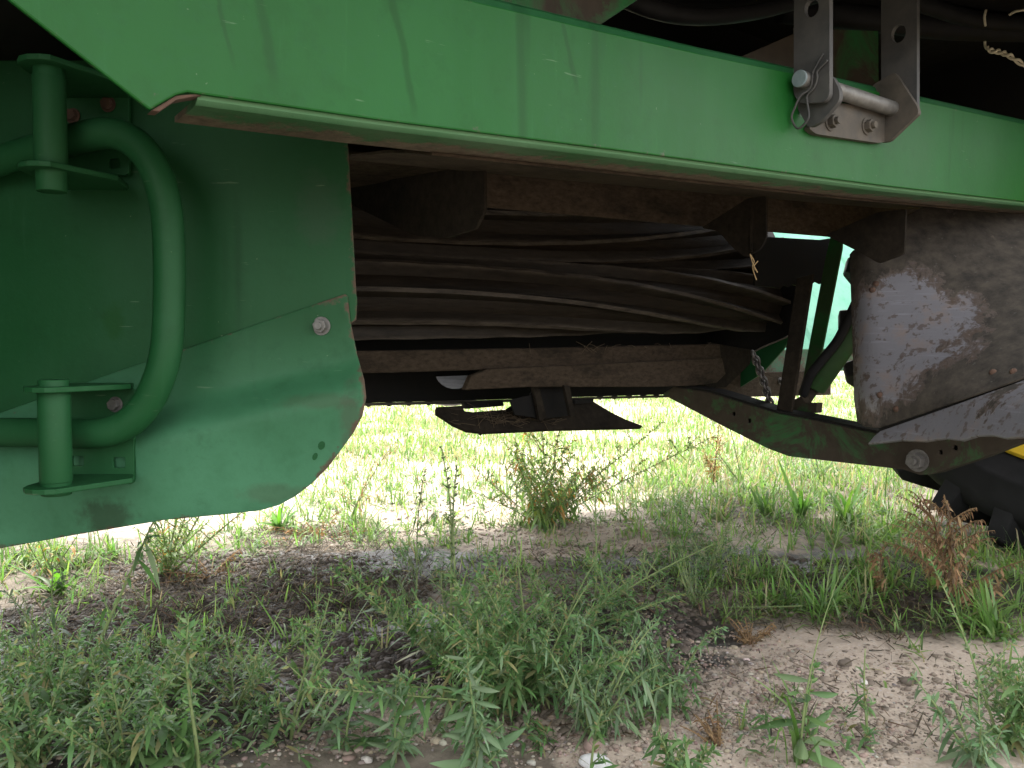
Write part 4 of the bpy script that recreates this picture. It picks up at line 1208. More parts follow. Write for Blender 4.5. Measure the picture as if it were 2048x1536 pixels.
# ---- short grass in patches: (centre px, radii px, blades, blade height m, lean) -----------
patches = [
    (1650, 1030, 190, 70, 1500, 0.13, 0.5), (1480, 1000, 140, 60, 800, 0.14, 0.5), (1760, 1060, 110, 40, 900, 0.15, 0.5),
    (1640, 1185, 170, 65, 1300, 0.12, 0.6), (1480, 1190, 110, 60, 700, 0.10, 0.6), (1810, 1160, 150, 50, 700, 0.12, 0.6), (1960, 1120, 110, 60, 700, 0.14, 0.6),
    (1990, 1230, 90, 60, 450, 0.13, 0.6), (1770, 1250, 150, 30, 260, 0.09, 0.8), (1420, 1120, 120, 60, 700, 0.11, 0.6),
    (240, 1260, 260, 90, 650, 0.09, 0.7), (520, 1190, 220, 60, 420, 0.075, 0.7), (700, 1260, 140, 60, 420, 0.09, 0.8), (640, 1180, 150, 45, 260, 0.07, 0.6),
    (100, 1170, 150, 50, 420, 0.11, 0.6), (60, 1330, 140, 80, 420, 0.10, 0.7), (330, 1340, 200, 60, 400, 0.09, 0.7), (470, 1300, 170, 50, 350, 0.09, 0.7),
    (620, 1060, 130, 40, 500, 0.13, 0.6), (760, 1040, 110, 50, 350, 0.11, 0.6), (120, 1120, 130, 26, 500, 0.14, 0.6), (420, 1090, 130, 30, 400, 0.12, 0.6),
    (900, 1130, 120, 40, 300, 0.09, 0.6), (1020, 1170, 130, 50, 420, 0.09, 0.6), (1240, 1150, 130, 40, 420, 0.09, 0.6), (1330, 1040, 110, 40, 500, 0.12, 0.5),
    (620, 990, 200, 30, 700, 0.11, 0.6), (850, 980, 220, 35, 800, 0.11, 0.6), (1150, 985, 220, 30, 600, 0.11, 0.6), (760, 930, 200, 30, 500, 0.12, 0.6), (1350, 990, 160, 35, 500, 0.12, 0.6),
    (1000, 1045, 160, 30, 420, 0.09, 0.6), (1200, 1060, 140, 30, 260, 0.07, 0.6), (820, 1075, 140, 30, 420, 0.09, 0.6), (1900, 1105, 150, 26, 600, 0.13, 0.7), (560, 1250, 280, 70, 700, 0.05, 0.7), (350, 1180, 250, 50, 500, 0.06, 0.7),
    (2260, 1130, 190, 60, 900, 0.12, 0.6), (2300, 1300, 200, 90, 500, 0.10, 0.7), (2250, 1480, 150, 80, 120, 0.09, 0.8), (-200, 1250, 180, 120, 500, 0.09, 0.7), (-220, 1130, 180, 40, 500, 0.12, 0.6),
    (1560, 1440, 260, 80, 60, 0.10, 0.9), (1900, 1350, 140, 70, 90, 0.09, 0.9), (1120, 1100, 150, 25, 200, 0.06, 0.6), (1230, 1200, 80, 40, 220, 0.08, 0.6),
]
parts = []
for cx, cy, rx, ry, n, h, lean in patches:
    n = int(n * (0.68 if cx > 1350 else 0.6 if 1120 < cy < 1320 else 0.9)); lean = lean + 0.25
    qx, qy = px_scatter(n, cx, cy, rx, ry)
    # blades grow in tufts
    tn = max(3, n // 14)
    tx, ty = px_scatter(tn, cx, cy, rx, ry)
    j = rng.integers(0, tn, n); f = rng.random(n) < 0.8
    qx = np.where(f, tx[j] + rng.normal(0, 7, n), qx); qy = np.where(f, ty[j] + rng.normal(0, 3, n), qy)
    qy = np.maximum(qy, 830)
    p = ground_pts(qx, qy); p[:, 2] -= 0.004
    d, s = rand_dirs(n, 0.05, lean + 0.35)
    L = h * rng.uniform(0.3, 1.0, n) * np.where(rng.random(n) < 0.12, 1.6, 1.0)
    Wd = rng.uniform(0.0011, 0.0026, n) * (1.15 if h > .1 else 1)
    parts.append(Leaves.arrays(p, d, s, L, Wd, rng.uniform(0.05, 1.0, n), 0.3, pick(n, GRASS_COLS, [4, 5, 2.5, 1.2]), BLADE))
go = link('grass', leaf_mesh('grass', parts, M['grass']), None)
tag(go, 'thin green grass blades growing in tufts between the weeds', 'grass', kind='stuff')

# ---- open lawn beyond the machine -------------------------------------------------------------
n = 170000
dd = 2.7 * np.exp(rng.random(n) * math.log(16.0 / 2.7))
xx = rng.uniform(-0.85, 0.9, n) * dd
msk = fbm(xx * 1.1, dd * 1.1, 77, 4) + 0.25 * (fbm(xx * 5, dd * 5, 91, 3) - 0.5) - 0.16 * blobs(PALE, xx, dd)
msk = msk + 0.05 * np.clip(xx / dd, -.3, .5)
keep = rng.random(n) < np.clip((msk - 0.28) / 0.26, 0.22, 1.0) * np.clip((dd - 2.7 + 0.8 * (fbm(xx * 2.3, dd * 2.3, 15, 3) - 0.5)) / 1.6, 0.0, 1.0)
dd = dd[keep]; xx = xx[keep]; n = len(dd)
p = np.stack([xx, dd, ground_h(xx, dd) - 0.004], 1)
d, s = rand_dirs(n, 0.05, 0.75)
L = rng.uniform(0.04, 0.13, n) * (0.7 + 0.6 * fbm(xx * 2, dd * 2, 5, 2))
Wd = rng.uniform(0.0013, 0.0028, n) * (1 + dd / 6)
lw = link('lawn', leaf_mesh('lawn', [Leaves.arrays(p, d, s, L, Wd, rng.uniform(0.1, 0.8, n), 0.3, pick(n, GRASS_COLS, [3.0, 5, 1.2, 4.5]), BLADE_LO)], M['grass']), None)
tag(lw, 'patchy sunlit grass stretching away beyond the machine', 'grass', kind='stuff')

# ---- dead thatch and litter on the soil -----------------------------------------------------
parts = []
for cx, cy, rx, ry, n in [(500, 1190, 330, 80, 5200), (250, 1250, 280, 90, 2600), (700, 1160, 220, 70, 2600), (1150, 1150, 250, 60, 1500), (1600, 1200, 350, 70, 1800),
                          (620, 1080, 170, 30, 1600), (1500, 1030, 200, 50, 900), (1800, 1250, 160, 40, 700), (400, 1400, 420, 110, 900), (1150, 1400, 250, 90, 600), (1700, 1400, 300, 110, 350), (1050, 1000, 400, 60, 900), (150, 1120, 180, 30, 800)]:
    qx, qy = px_scatter(n, cx, cy, rx, ry)
    p = ground_pts(qx, np.maximum(qy, 840)); p[:, 2] += rng.uniform(0.0, 0.012, n)
    d, s = rand_dirs(n, 0.9, 1.65)
    parts.append(Leaves.arrays(p, d, s, rng.uniform(0.008, 0.045, n), rng.uniform(0.0006, 0.0018, n), rng.uniform(-0.3, 0.3, n), 0.3, pick(n, [(0.065, 0.045, 0.03), (0.035, 0.025, 0.018), (0.16, 0.12, 0.07), (0.10, 0.058, 0.034)], [4, 5, 1.0, 2]), BLADE_LO))
th = link('dead_grass', leaf_mesh('dead_grass', parts, M['dead']), None)
tag(th, 'brown dead grass and litter matted on the dark soil', 'litter', kind='stuff')

# ---- gravel ---------------------------------------------------------------------------------------
bm = bmesh.new(); bmesh.ops.create_icosphere(bm, subdivisions=1, radius=1.0)
IV = np.array([v.co[:] for v in bm.verts]); IF = np.array([[v.index for v in f.verts] for f in bm.faces]); bm.free()
parts = []
PEB = [(0.27, 0.215, 0.17), (0.34, 0.28, 0.225), (0.20, 0.165, 0.135), (0.42, 0.38, 0.33), (0.25, 0.18, 0.145), (0.20, 0.185, 0.17)]
for cx, cy, rx, ry, n, r0 in [(720, 1440, 190, 80, 1500, 0.0042), (1480, 1370, 180, 110, 1700, 0.0033), (1700, 1420, 330, 110, 1300, 0.0026), (1290, 1250, 90, 60, 420, 0.0035), (1180, 1075, 260, 40, 1500, 0.0045),
                              (1560, 1480, 260, 60, 700, 0.003), (1330, 1330, 110, 60, 360, 0.0034), (300, 1500, 300, 60, 500, 0.004), (1150, 1500, 200, 60, 600, 0.0036), (860, 1040, 300, 40, 500, 0.005), (1650, 1150, 160, 40, 300, 0.0035), (800, 1380, 120, 40, 400, 0.0032)]:
    qx, qy = px_scatter(n, cx, cy, rx, ry)
    p = ground_pts(qx, np.maximum(qy, 860))
    r = r0 * 0.62 * np.exp(rng.normal(0, 0.5, n)); r = np.minimum(r, 0.009)
    sc = np.stack([r * rng.uniform(0.8, 1.4, n), r * rng.uniform(0.8, 1.4, n), r * rng.uniform(0.5, 0.85, n)], 1)
    a = rng.uniform(0, 2 * np.pi, n); ca, sa = np.cos(a), np.sin(a)
    base = IV[None] * (1 + rng.uniform(-0.22, 0.22, (n, len(IV), 1))) * sc[:, None]
    V = np.stack([base[..., 0] * ca[:, None] - base[..., 1] * sa[:, None], base[..., 0] * sa[:, None] + base[..., 1] * ca[:, None], base[..., 2]], 2) + p[:, None] + np.array([0, 0, 0.001])
    F = (IF[None] + (np.arange(n) * len(IV))[:, None, None]).reshape(-1, 3)
    C = np.repeat(pick(n, PEB, [4, 3, 3, 1.3, 2, 1]), len(IV), 0)
    parts.append((V.reshape(-1, 3), F, C))
k = NT('pebble')
pn = k.noise(200, 4)
k.bsdf(Base_Color=k.mix(k.ramp(pn, 0.3, 0.7, 0, 0.4), k.attr('col', 'Color'), (0.16, 0.12, 0.10)), Roughness=0.8, Normal=k.bump(pn, 0.3, 0.001))
gr = link('gravel', leaf_mesh('gravel', parts, k.m), None)
tag(gr, 'small pinkish and tan pebbles strewn over the soil', 'gravel', kind='stuff')

parts = []
for cx, cy, rx, ry, n, r0 in [(480, 1190, 360, 90, 5200, 0.0045), (250, 1270, 280, 90, 2600, 0.004), (720, 1330, 160, 70, 2200, 0.0035), (1200, 1260, 220, 80, 1600, 0.004), (1600, 1170, 380, 60, 2200, 0.004), (1750, 1400, 330, 120, 1100, 0.0024), (1150, 1380, 260, 100, 1600, 0.0035), (300, 1420, 350, 90, 1800, 0.004)]:
    qx, qy = px_scatter(n, cx, cy, rx, ry)
    p = ground_pts(qx, np.maximum(qy, 860))
    r = np.minimum(r0 * np.exp(rng.normal(0, 0.6, n)), 0.014)
    base = IV[None] * (1 + rng.uniform(-0.35, 0.35, (n, len(IV), 1))) * np.stack([r * rng.uniform(0.8, 1.5, n), r * rng.uniform(0.8, 1.5, n), r * 0.7], 1)[:, None]
    F = (IF[None] + (np.arange(n) * len(IV))[:, None, None]).reshape(-1, 3)
    dk = blobs(DAMP, p[:, 0], p[:, 1])[:, None]
    C = np.array([[0.19, 0.155, 0.12]]) * (1 - dk) + np.array([[0.026, 0.020, 0.016]]) * dk
    C = np.repeat(C * rng.uniform(0.6, 1.35, (n, 1)), len(IV), 0)
    parts.append(((base + p[:, None]).reshape(-1, 3), F, C))
cr = link('soil_crumbs', leaf_mesh('soil_crumbs', parts, k.m), None)
tag(cr, 'loose dark crumbs of soil over the damp ground', 'soil', kind='stuff')

def stone(px, py, rad, col, label):
    r = np.random.default_rng(int(px))
    bm = bmesh.new(); bmesh.ops.create_icosphere(bm, subdivisions=3, radius=1.0)
    g = G(px, py)
    for v in bm.verts:
        c = v.co
        q = 1 + 0.30 * (float(fbm(np.array([c.x * 1.6 + px]), np.array([c.y * 1.6 + c.z * 2.1]), 4, 3)[0]) - 0.5)
        v.co = Vector((c.x * rad * 1.35 * q, c.y * rad * 0.9 * q, max(-0.35, c.z) * rad * 0.62 * q))
    me = bpy.data.meshes.new('stone'); bm.to_mesh(me); bm.free()
    o = link('stone', me, mat_plain('stone_' + str(int(px)), col, tuple(v * 0.75 for v in col), scale=90, rough=0.85, bump=0.4), smooth=True)
    o.location = (g.x, g.y, g.z + rad * 0.12); o.rotation_euler = (0, 0, r.uniform(0, 6))
    tag(o, label, 'stone', 'loose stones on the soil')
stone(1190, 1528, 0.018, (0.62, 0.62, 0.62), 'white stone at the bottom edge of the picture')
stone(727, 1392, 0.013, (0.22, 0.14, 0.13), 'reddish brown stone on the gravel by the dark wet soil')
stone(728, 1420, 0.010, (0.55, 0.52, 0.48), 'pale stone just below the reddish brown one')
stone(1728, 1366, 0.008, (0.60, 0.57, 0.53), 'small white stone on the bare sandy soil')
stone(1185, 1492, 0.016, (0.30, 0.21, 0.18), 'pinkish stone near the white stone by the bottom edge')
stone(1060, 1428, 0.010, (0.45, 0.37, 0.30), 'tan stone beside the drooping front weed')

# ---- weeds -----------------------------------------------------------------------------------------
KOCHIA = [(0.085, 0.170, 0.054), (0.12, 0.215, 0.070), (0.060, 0.130, 0.038), (0.14, 0.21, 0.095), (0.095, 0.19, 0.065), (0.075, 0.155, 0.052), (0.105, 0.20, 0.06), (0.22, 0.21, 0.09)]
GREY = [(0.10, 0.185, 0.080), (0.135, 0.22, 0.105), (0.085, 0.155, 0.065), (0.16, 0.23, 0.125)]
LIGHT = [(0.16, 0.26, 0.07), (0.21, 0.30, 0.09), (0.13, 0.22, 0.06), (0.18, 0.28, 0.08), (0.38, 0.22, 0.08)]
DARK = [(0.055, 0.10, 0.045), (0.075, 0.12, 0.055), (0.10, 0.12, 0.07)]
BROWN = [(0.22, 0.125, 0.06), (0.16, 0.085, 0.04), (0.30, 0.19, 0.10), (0.10, 0.06, 0.035)]
ORANGE = [(0.36, 0.20, 0.08), (0.28, 0.15, 0.06), (0.20, 0.22, 0.08), (0.42, 0.28, 0.12)]

FG = 'leafy weeds in front'
MG = 'weeds under the machine'
BG = 'sunlit weeds behind the machine'
_leafm = {}
def single_leaf_mesh(kind, colset, mat):
    key = (kind, colset)
    if key not in _leafm:
        r = np.random.default_rng(len(_leafm) + 5)
        out = []
        cs = {'K': KOCHIA, 'G': GREY, 'L': LIGHT, 'D': DARK}[colset]
        for i in range(4):
            rows = [(0, 0.10), (0.12, 0.42), (0.3, 0.85), (0.5, 1.0), (0.7, 0.82), (0.87, 0.42), (1.0, 0.0)]
            dr = (0.15, 0.4, 0.65, 0.3)[i]
            V, F, C = Leaves.arrays(np.zeros((1, 3)), np.array([[0, 1.0, 0]]), np.array([[1.0, 0, 0]]), 1.0, 0.5, dr, 0.35, np.array([cs[i % len(cs)]]), rows, mid=True)
            V[:, 0] += 0.12 * np.sin(V[:, 1] * 4 + i) * (0.4 if i % 2 else -0.4)
            out.append(leaf_mesh('leaf', [(V, F, C)], M[mat]))
        _leafm[key] = out
    return _leafm[key]

def weed(px, py, hpx, lean=(0, 0), name='weed', label='', group='leafy weeds', seed=1, nst=1, cols='K', leaf=0.035, lw=0.16, spacing=0.011, branch=6,
         spread=0.35, droop=0.5, tip=True, curl=0.0, mat='leaf', big=False, stemr=0.0022, blen=0.45, bare=0.12, elev=0.9, wob=0.12):
    """one plant: base under pixel (px, py), stems hpx pixels tall there, `lean` = drift of the tip in pixels"""
    r = np.random.default_rng(seed)
    if mat != 'dead' and group != BG:
        leaf *= 1.1; spacing *= 0.82; hpx *= 1.1; lw *= 0.88; spread *= 1.2
        if nst > 3: nst = int(nst * 1.6)
        if big: spacing *= 0.7
    g = G(px, py)
    sc = g.y / FPX
    H = hpx * sc
    lx = lean[0] * sc; ly = lean[1]
    root = empty(name, g)
    tag(root, label, 'dead weed' if mat == 'dead' else 'weed', group)
    cset = {'K': KOCHIA, 'G': GREY, 'L': LIGHT, 'D': DARK, 'B': BROWN, 'O': ORANGE}[cols]
    stem = MB(); LP = []; bigleaf = []
    pos, dr, L_, W_, dp = [], [], [], [], []
    small = {'p': [], 'd': [], 'L': []}
    def leafy(path, scale, start, with_tip, big_here):
        seglen = sum((b - a).length for a, b in zip(path, path[1:]))
        nl = max(3, int(seglen / spacing))
        az = r.uniform(0, 6.28)
        for i in range(nl):
            t = start + (1 - start) * (i + r.uniform(0, 0.8)) / nl
            f = min(t, 0.999) * (len(path) - 1); k0 = int(f); f -= k0
            p = path[k0].lerp(path[k0 + 1], f)
            tan = (path[k0 + 1] - path[k0]).normalized()
            az += 2.4 + r.uniform(-0.4, 0.4)
            o = tan.orthogonal().normalized(); o2 = tan.cross(o)
            out = o * math.cos(az) + o2 * math.sin(az)
            e = elev * (0.55 + 0.8 * r.random())
            dv = (out * math.sin(e) + tan * math.cos(e)).normalized()
            ll = leaf * scale * (1.15 - 0.75 * t) * r.uniform(0.45, 1.3)
            if big_here and ll > leaf * 0.45:
                bigleaf.append((p, dv, ll))
            else:
                pos.append(p[:]); dr.append(dv[:]); L_.append(ll); W_.append(ll * lw * 0.5 * r.uniform(0.8, 1.2)); dp.append(droop * r.uniform(0.3, 1.3))
            if with_tip and t > 0.45:
                for _ in range(3):
                    a2 = r.uniform(0, 6.28); oo = o * math.cos(a2) + o2 * math.sin(a2)
                    small['p'].append((p + tan * r.uniform(-.006, .006))[:]); small['d'].append((oo * 0.8 + tan * 0.7).normalized()[:]); small['L'].append(leaf * 0.17 * r.uniform(0.5, 1.5) + 0.002)
    for sidx in range(nst):
        a = r.uniform(0, 6.28)
        sx = (r.normal(0, spread) if nst > 1 else 0) * H; sy = (r.normal(0, spread) if nst > 1 else 0) * H
        hh = H * (r.uniform(0.35, 1.0) if sidx else 1.0)
        path = []
        for i in range(9):
            t = i / 8
            path.append(Vector((lx * t ** 1.3 + sx * t ** 1.1 + wob * H * 0.3 * math.sin(t * 4 + a) * t, ly * H * t + sy * t + wob * H * 0.3 * math.cos(t * 3.3 + a) * t, hh * t - 0.01 * (1 - t) - curl * hh * max(0, t - 0.6) ** 2 * 3)))
        stem.tube(path, [stemr * (1.15 - 0.8 * i / 8) for i in range(9)], 6)
        ssc = 1.0 if nst == 1 else r.choice([0.45, 0.7, 1.0, 1.15])
        leafy(path, ssc, bare, tip, big)
        for b in range(branch):
            t = r.uniform(0.10, 0.85); f = t * 8; k0 = int(f)
            p = path[k0].lerp(path[min(8, k0 + 1)], f - k0)
            a2 = r.uniform(0, 6.28)
            bl = hh * blen * (1.15 - t) * r.uniform(0.5, 1.15)
            o = Vector((math.cos(a2), math.sin(a2), 0))
            bp = [p + o * bl * 0.8 * q + Vector((0, 0, bl * (0.75 * q - curl * 1.5 * q * q * q))) for q in (0, 0.25, 0.5, 0.75, 1.0)]
            stem.tube(bp, [stemr * 0.55, stemr * 0.5, stemr * 0.42, stemr * 0.34, stemr * 0.2], 5)
            leafy(bp, 0.72 * ssc, 0.15, tip, False)
    so = stem.build('stem', M['stem_dead'] if mat == 'dead' else M['stem'])
    so.parent = root
    n = len(pos)
    if n:
        pos_a = np.array(pos); d = np.array(dr)
        s = np.cross(d, np.array([[0, 0, 1.0]])) + 1e-4; s = unit(s)
        tw = r.uniform(-0.6, 0.6, n)[:, None] if mat != 'dead' else r.uniform(-2, 2, n)[:, None]
        s = unit(s * np.cos(tw) + np.cross(d, s) * np.sin(tw))
        LP.append(Leaves.arrays(pos_a, d, s, np.array(L_), np.array(W_), np.array(dp), 0.35 if mat != 'dead' else 0.9, pick(n, cset, [1] * len(cset), r, 0.28), LANCE))
    n = len(small['p'])
    if n:
        d = np.array(small['d']); s = unit(np.cross(d, r.normal(0, 1, (n, 3))))
        LP.append(Leaves.arrays(np.array(small['p']), d, s, np.array(small['L']), np.array(small['L']) * 0.17, 0.1, 0.3, pick(n, cset, [1] * len(cset), r, 0.28) * 1.12, LEAFLET))
    if LP:
        fo = link('foliage', leaf_mesh('foliage', LP, M[mat]), None)
        fo.parent = root
        fo['kind'] = 'stuff'
    if bigleaf:
        ms = single_leaf_mesh('lance', cols, 'leaf')
        for (p, dv, ll) in bigleaf:
            o = bpy.data.objects.new('leaf', ms[r.integers(0, 4)]); COL.objects.link(o); o.parent = root
            sx = dv.cross(Z)
            sx = sx.normalized() if sx.length > 1e-3 else Vector((1, 0, 0))
            sx = (Matrix.Rotation(r.uniform(-0.6, 0.6), 3, dv) @ sx)
            nz = sx.cross(dv)
            R = Matrix((sx, dv, nz)).transposed().to_4x4()
            o.matrix_local = Matrix.Translation(p) @ R @ Matrix.Diagonal((ll * lw, ll, ll, 1))
    return root
# foreground, largest leaves
weed(955, 1590, 265, (-10, 0), seed=11, label='drooping broad-leaved weed at the bottom centre, nearest the camera', group=FG, cols='G', leaf=0.058, lw=0.17, spacing=0.008, branch=5, big=True, elev=1.45, droop=1.1, stemr=0.003, blen=0.4)
weed(1180, 1470, 215, (40, 0), seed=12, label='pale drooping leafy weed right of the central bush', group=FG, nst=5, spread=0.4, cols='G', leaf=0.042, lw=0.2, spacing=0.009, branch=5, droop=1.2, elev=1.5, curl=0.25)
weed(1330, 1415, 190, (20, 0), seed=13, label='nodding weed on the gravel at the right side of the central bush', group=FG, nst=4, spread=0.3, cols='G', leaf=0.045, lw=0.18, spacing=0.009, branch=4, droop=1.3, elev=1.6, curl=0.35)
weed(1060, 1400, 260, (-30, 0), name='bushy_weed', seed=14, label='big bushy green weed in the middle of the ground', group=FG, nst=16, spread=0.5, cols='K', leaf=0.052, lw=0.18, spacing=0.010, branch=6, droop=0.6)
weed(930, 1370, 230, (-20, 0), name='bushy_weed', seed=15, label='leafy weed at the left side of the central bush by the wet soil', group=FG, nst=11, spread=0.45, cols='K', leaf=0.045, lw=0.18, spacing=0.010, branch=6, droop=0.6)
weed(1120, 1270, 150, (40, 0), name='bushy_weed', seed=16, label='low weed behind the central bush below the pinkish gravel', group=FG, nst=7, spread=0.5, cols='K', leaf=0.036, lw=0.16, spacing=0.010, branch=5)
weed(905, 1330, 410, (-35, 0), seed=17, label='tall dark spike-topped weed rising from the central bush to the skid shoe', group=FG, nst=3, spread=0.08, cols='D', leaf=0.045, lw=0.13, spacing=0.018, branch=5, droop=0.8, stemr=0.003, blen=0.22)
weed(1050, 1290, 300, (-18, 0), seed=18, label='slender pale-stemmed weed standing straight up from the central bush', group=FG, cols='K', leaf=0.03, lw=0.14, spacing=0.02, branch=3, stemr=0.0022, blen=0.18, bare=0.3)
weed(830, 1215, 250, (-35, 0), seed=19, label='dark curly-leaved weed with bare stems left of the tall spikes', group=MG, nst=2, spread=0.15, cols='D', leaf=0.04, lw=0.11, spacing=0.018, branch=8, droop=1.6, blen=0.35, bare=0.35)
weed(1190, 1205, 250, (10, 0), seed=20, label='thin upright weed right of the slender pale-stemmed one', group=MG, cols='K', leaf=0.024, lw=0.16, spacing=0.018, branch=4, blen=0.2)
weed(690, 1500, 190, (30, 0), seed=21, label='small bluish-leaved weed on the gravel left of the front weed', group=FG, cols='G', leaf=0.05, lw=0.26, spacing=0.012, branch=4, big=True, droop=0.9, elev=1.3)
weed(790, 1525, 180, (10, 0), seed=22, label='upright grey-green weed on the gravel between two bottom weeds', group=FG, cols='G', leaf=0.055, lw=0.22, spacing=0.011, branch=4, big=True, droop=0.8, elev=1.2)
weed(580, 1480, 270, (60, 0), seed=23, label='weed leaning over the gravel with small-leaved spikes, bottom left', group=FG, nst=3, spread=0.2, cols='K', leaf=0.05, lw=0.2, spacing=0.014, branch=7, droop=0.7)
weed(400, 1560, 330, (-10, 0), seed=24, label='tall broad-leaved weed at the bottom, left of the gravel', group=FG, nst=2, spread=0.15, cols='K', leaf=0.07, lw=0.22, spacing=0.015, branch=6, big=True, droop=0.8, elev=1.2, stemr=0.003)
weed(250, 1530, 210, (20, 0), name='bushy_weed', seed=25, label='bushy weed in the left bottom thicket, second from the corner', group=FG, nst=7, spread=0.45, cols='K', leaf=0.05, lw=0.22, spacing=0.011, branch=5, droop=0.8)
weed(70, 1540, 240, (10, 0), name='bushy_weed', seed=26, label='bushy weed in the bottom left corner', group=FG, nst=7, spread=0.45, cols='K', leaf=0.05, lw=0.22, spacing=0.011, branch=5, droop=0.8)
weed(120, 1430, 170, (10, 0), name='bushy_weed', seed=27, label='dense weed behind the corner weed at the left edge', group=FG, nst=7, spread=0.5, cols='K', leaf=0.045, lw=0.2, spacing=0.011, branch=5, droop=0.8)
weed(20, 1450, 190, (0, 0), name='bushy_weed', seed=28, label='weed cut by the left edge beneath the green door', group=FG, nst=5, spread=0.4, cols='K', leaf=0.045, lw=0.2, spacing=0.011, branch=5, droop=0.8)
weed(150, 1402, 370, (205, 0), seed=29, label='long-stemmed weed leaning right across the left side, reaching the green skirt', group=FG, cols='K', leaf=0.05, lw=0.24, spacing=0.016, branch=5, stemr=0.0034, blen=0.18, bare=0.05, droop=0.9, elev=1.2)
weed(112, 1330, 200, (-5, 0), seed=30, label='upright weed left of the leaning stem', group=FG, nst=2, spread=0.2, cols='D', leaf=0.04, lw=0.22, spacing=0.012, branch=5, droop=0.9)
weed(310, 1400, 150, (10, 0), seed=31, label='low weed at the foot of the leaning stem on its right', group=FG, nst=5, spread=0.5, cols='K', leaf=0.04, lw=0.2, spacing=0.011, branch=4, droop=0.8)
weed(470, 1420, 190, (30, 0), seed=32, label='small-leaved spiky weed in front of the dark soil', group=FG, nst=4, spread=0.4, cols='K', leaf=0.03, lw=0.18, spacing=0.012, branch=6)
weed(640, 1380, 190, (30, 0), seed=33, label='feathery weed at the edge of the wet dark soil', group=FG, nst=2, spread=0.3, cols='K', leaf=0.03, lw=0.18, spacing=0.014, branch=6)
weed(2010, 1500, 320, (15, 0), name='bushy_weed', seed=34, label='leafy weed at the lower right edge beside the bare soil', group=FG, nst=5, spread=0.16, cols='K', leaf=0.048, lw=0.2, spacing=0.011, branch=5, droop=0.7)
weed(1960, 1530, 150, (-10, 0), seed=35, label='pale low weed at the foot of the right-edge weed', group=FG, nst=4, spread=0.3, cols='G', leaf=0.045, lw=0.2, spacing=0.01, branch=3, droop=1.0, elev=1.3)
weed(1590, 1520, 190, (45, 0), seed=36, label='broad-leaved weed on the bare sandy soil at the bottom', group=FG, cols='K', leaf=0.07, lw=0.26, spacing=0.022, branch=3, big=True, droop=0.8, elev=1.1, blen=0.35)
weed(1370, 1580, 140, (10, 0), seed=37, label='bushy low weed at the bottom edge right of the white stone', group=FG, nst=4, spread=0.4, cols='K', leaf=0.05, lw=0.22, spacing=0.012, branch=4, droop=0.9)
weed(1735, 1480, 170, (-10, 0), seed=38, label='sparse curled weed standing alone on the bare sandy soil', group=FG, cols='K', leaf=0.05, lw=0.14, spacing=0.03, branch=3, droop=1.2, blen=0.4)
weed(1180, 1560, 130, (20, 0), seed=39, label='small weed at the bottom edge beside the white stone', group=FG, cols='K', leaf=0.04, lw=0.2, spacing=0.013, branch=5)
# low tangle of seedlings that nobody could count
def undergrowth(spots, label, seed):
    r = np.random.default_rng(seed); LPs = []; st = MB()
    for cx, cy, rx, ry, n, h, leaf in spots:
        qx, qy = px_scatter(n, cx, cy, rx, ry, r)
        base = ground_pts(qx, np.minimum(qy, 1640))
        for b in base:
            H = h * r.uniform(0.4, 1.3); a = r.uniform(0, 6.28); ln = r.uniform(0, 0.6)
            path = [np.array([math.cos(a) * ln * H * t * t, math.sin(a) * ln * H * t * t, H * t - 0.004]) + b for t in (0, .33, .66, 1)]
            st.tube(path, [0.0013, 0.0011, 0.0009, 0.0005], 4)
            m = int(r.integers(10, 22)); t = np.sort(r.uniform(0.12, 1, m))
            pp = np.array([np.array([math.cos(a) * ln * H * q * q, math.sin(a) * ln * H * q * q, H * q]) + b for q in t])
            d, sd = rand_dirs(m, 0.5, 1.5, r)
            L = leaf * (1.2 - 0.8 * t) * r.uniform(0.6, 1.3, m)
            LPs.append(Leaves.arrays(pp, d, sd, L, L * r.uniform(0.07, 0.12), r.uniform(0.1, 1.0, m), 0.3, pick(m, KOCHIA, [1] * len(KOCHIA), r), LANCE))
    o = link('undergrowth', leaf_mesh('undergrowth', LPs, M['leaf']), None)
    tag(o, label, 'undergrowth', kind='stuff')
undergrowth([(130, 1470, 240, 110, 90, 0.10, 0.035), (420, 1460, 260, 100, 60, 0.09, 0.035), (250, 1340, 240, 70, 45, 0.08, 0.03), (1080, 1300, 230, 110, 110, 0.10, 0.034), (1250, 1200, 170, 60, 50, 0.08, 0.028),
             (1290, 1400, 120, 60, 30, 0.08, 0.032), (900, 1480, 250, 60, 30, 0.06, 0.03), (1400, 1130, 120, 50, 50, 0.09, 0.026), (2010, 1440, 60, 80, 24, 0.09, 0.03), (1560, 1500, 200, 40, 10, 0.06, 0.03), (850, 1150, 120, 50, 26, 0.08, 0.026), (2240, 1420, 150, 120, 40, 0.10, 0.034), (-200, 1440, 180, 120, 50, 0.10, 0.034), (1000, 1030, 200, 30, 26, 0.10, 0.028), (1300, 1050, 150, 30, 24, 0.10, 0.028), (600, 1130, 300, 40, 24, 0.07, 0.024)],
            'tangle of small leafy seedlings between the larger weeds', 90)
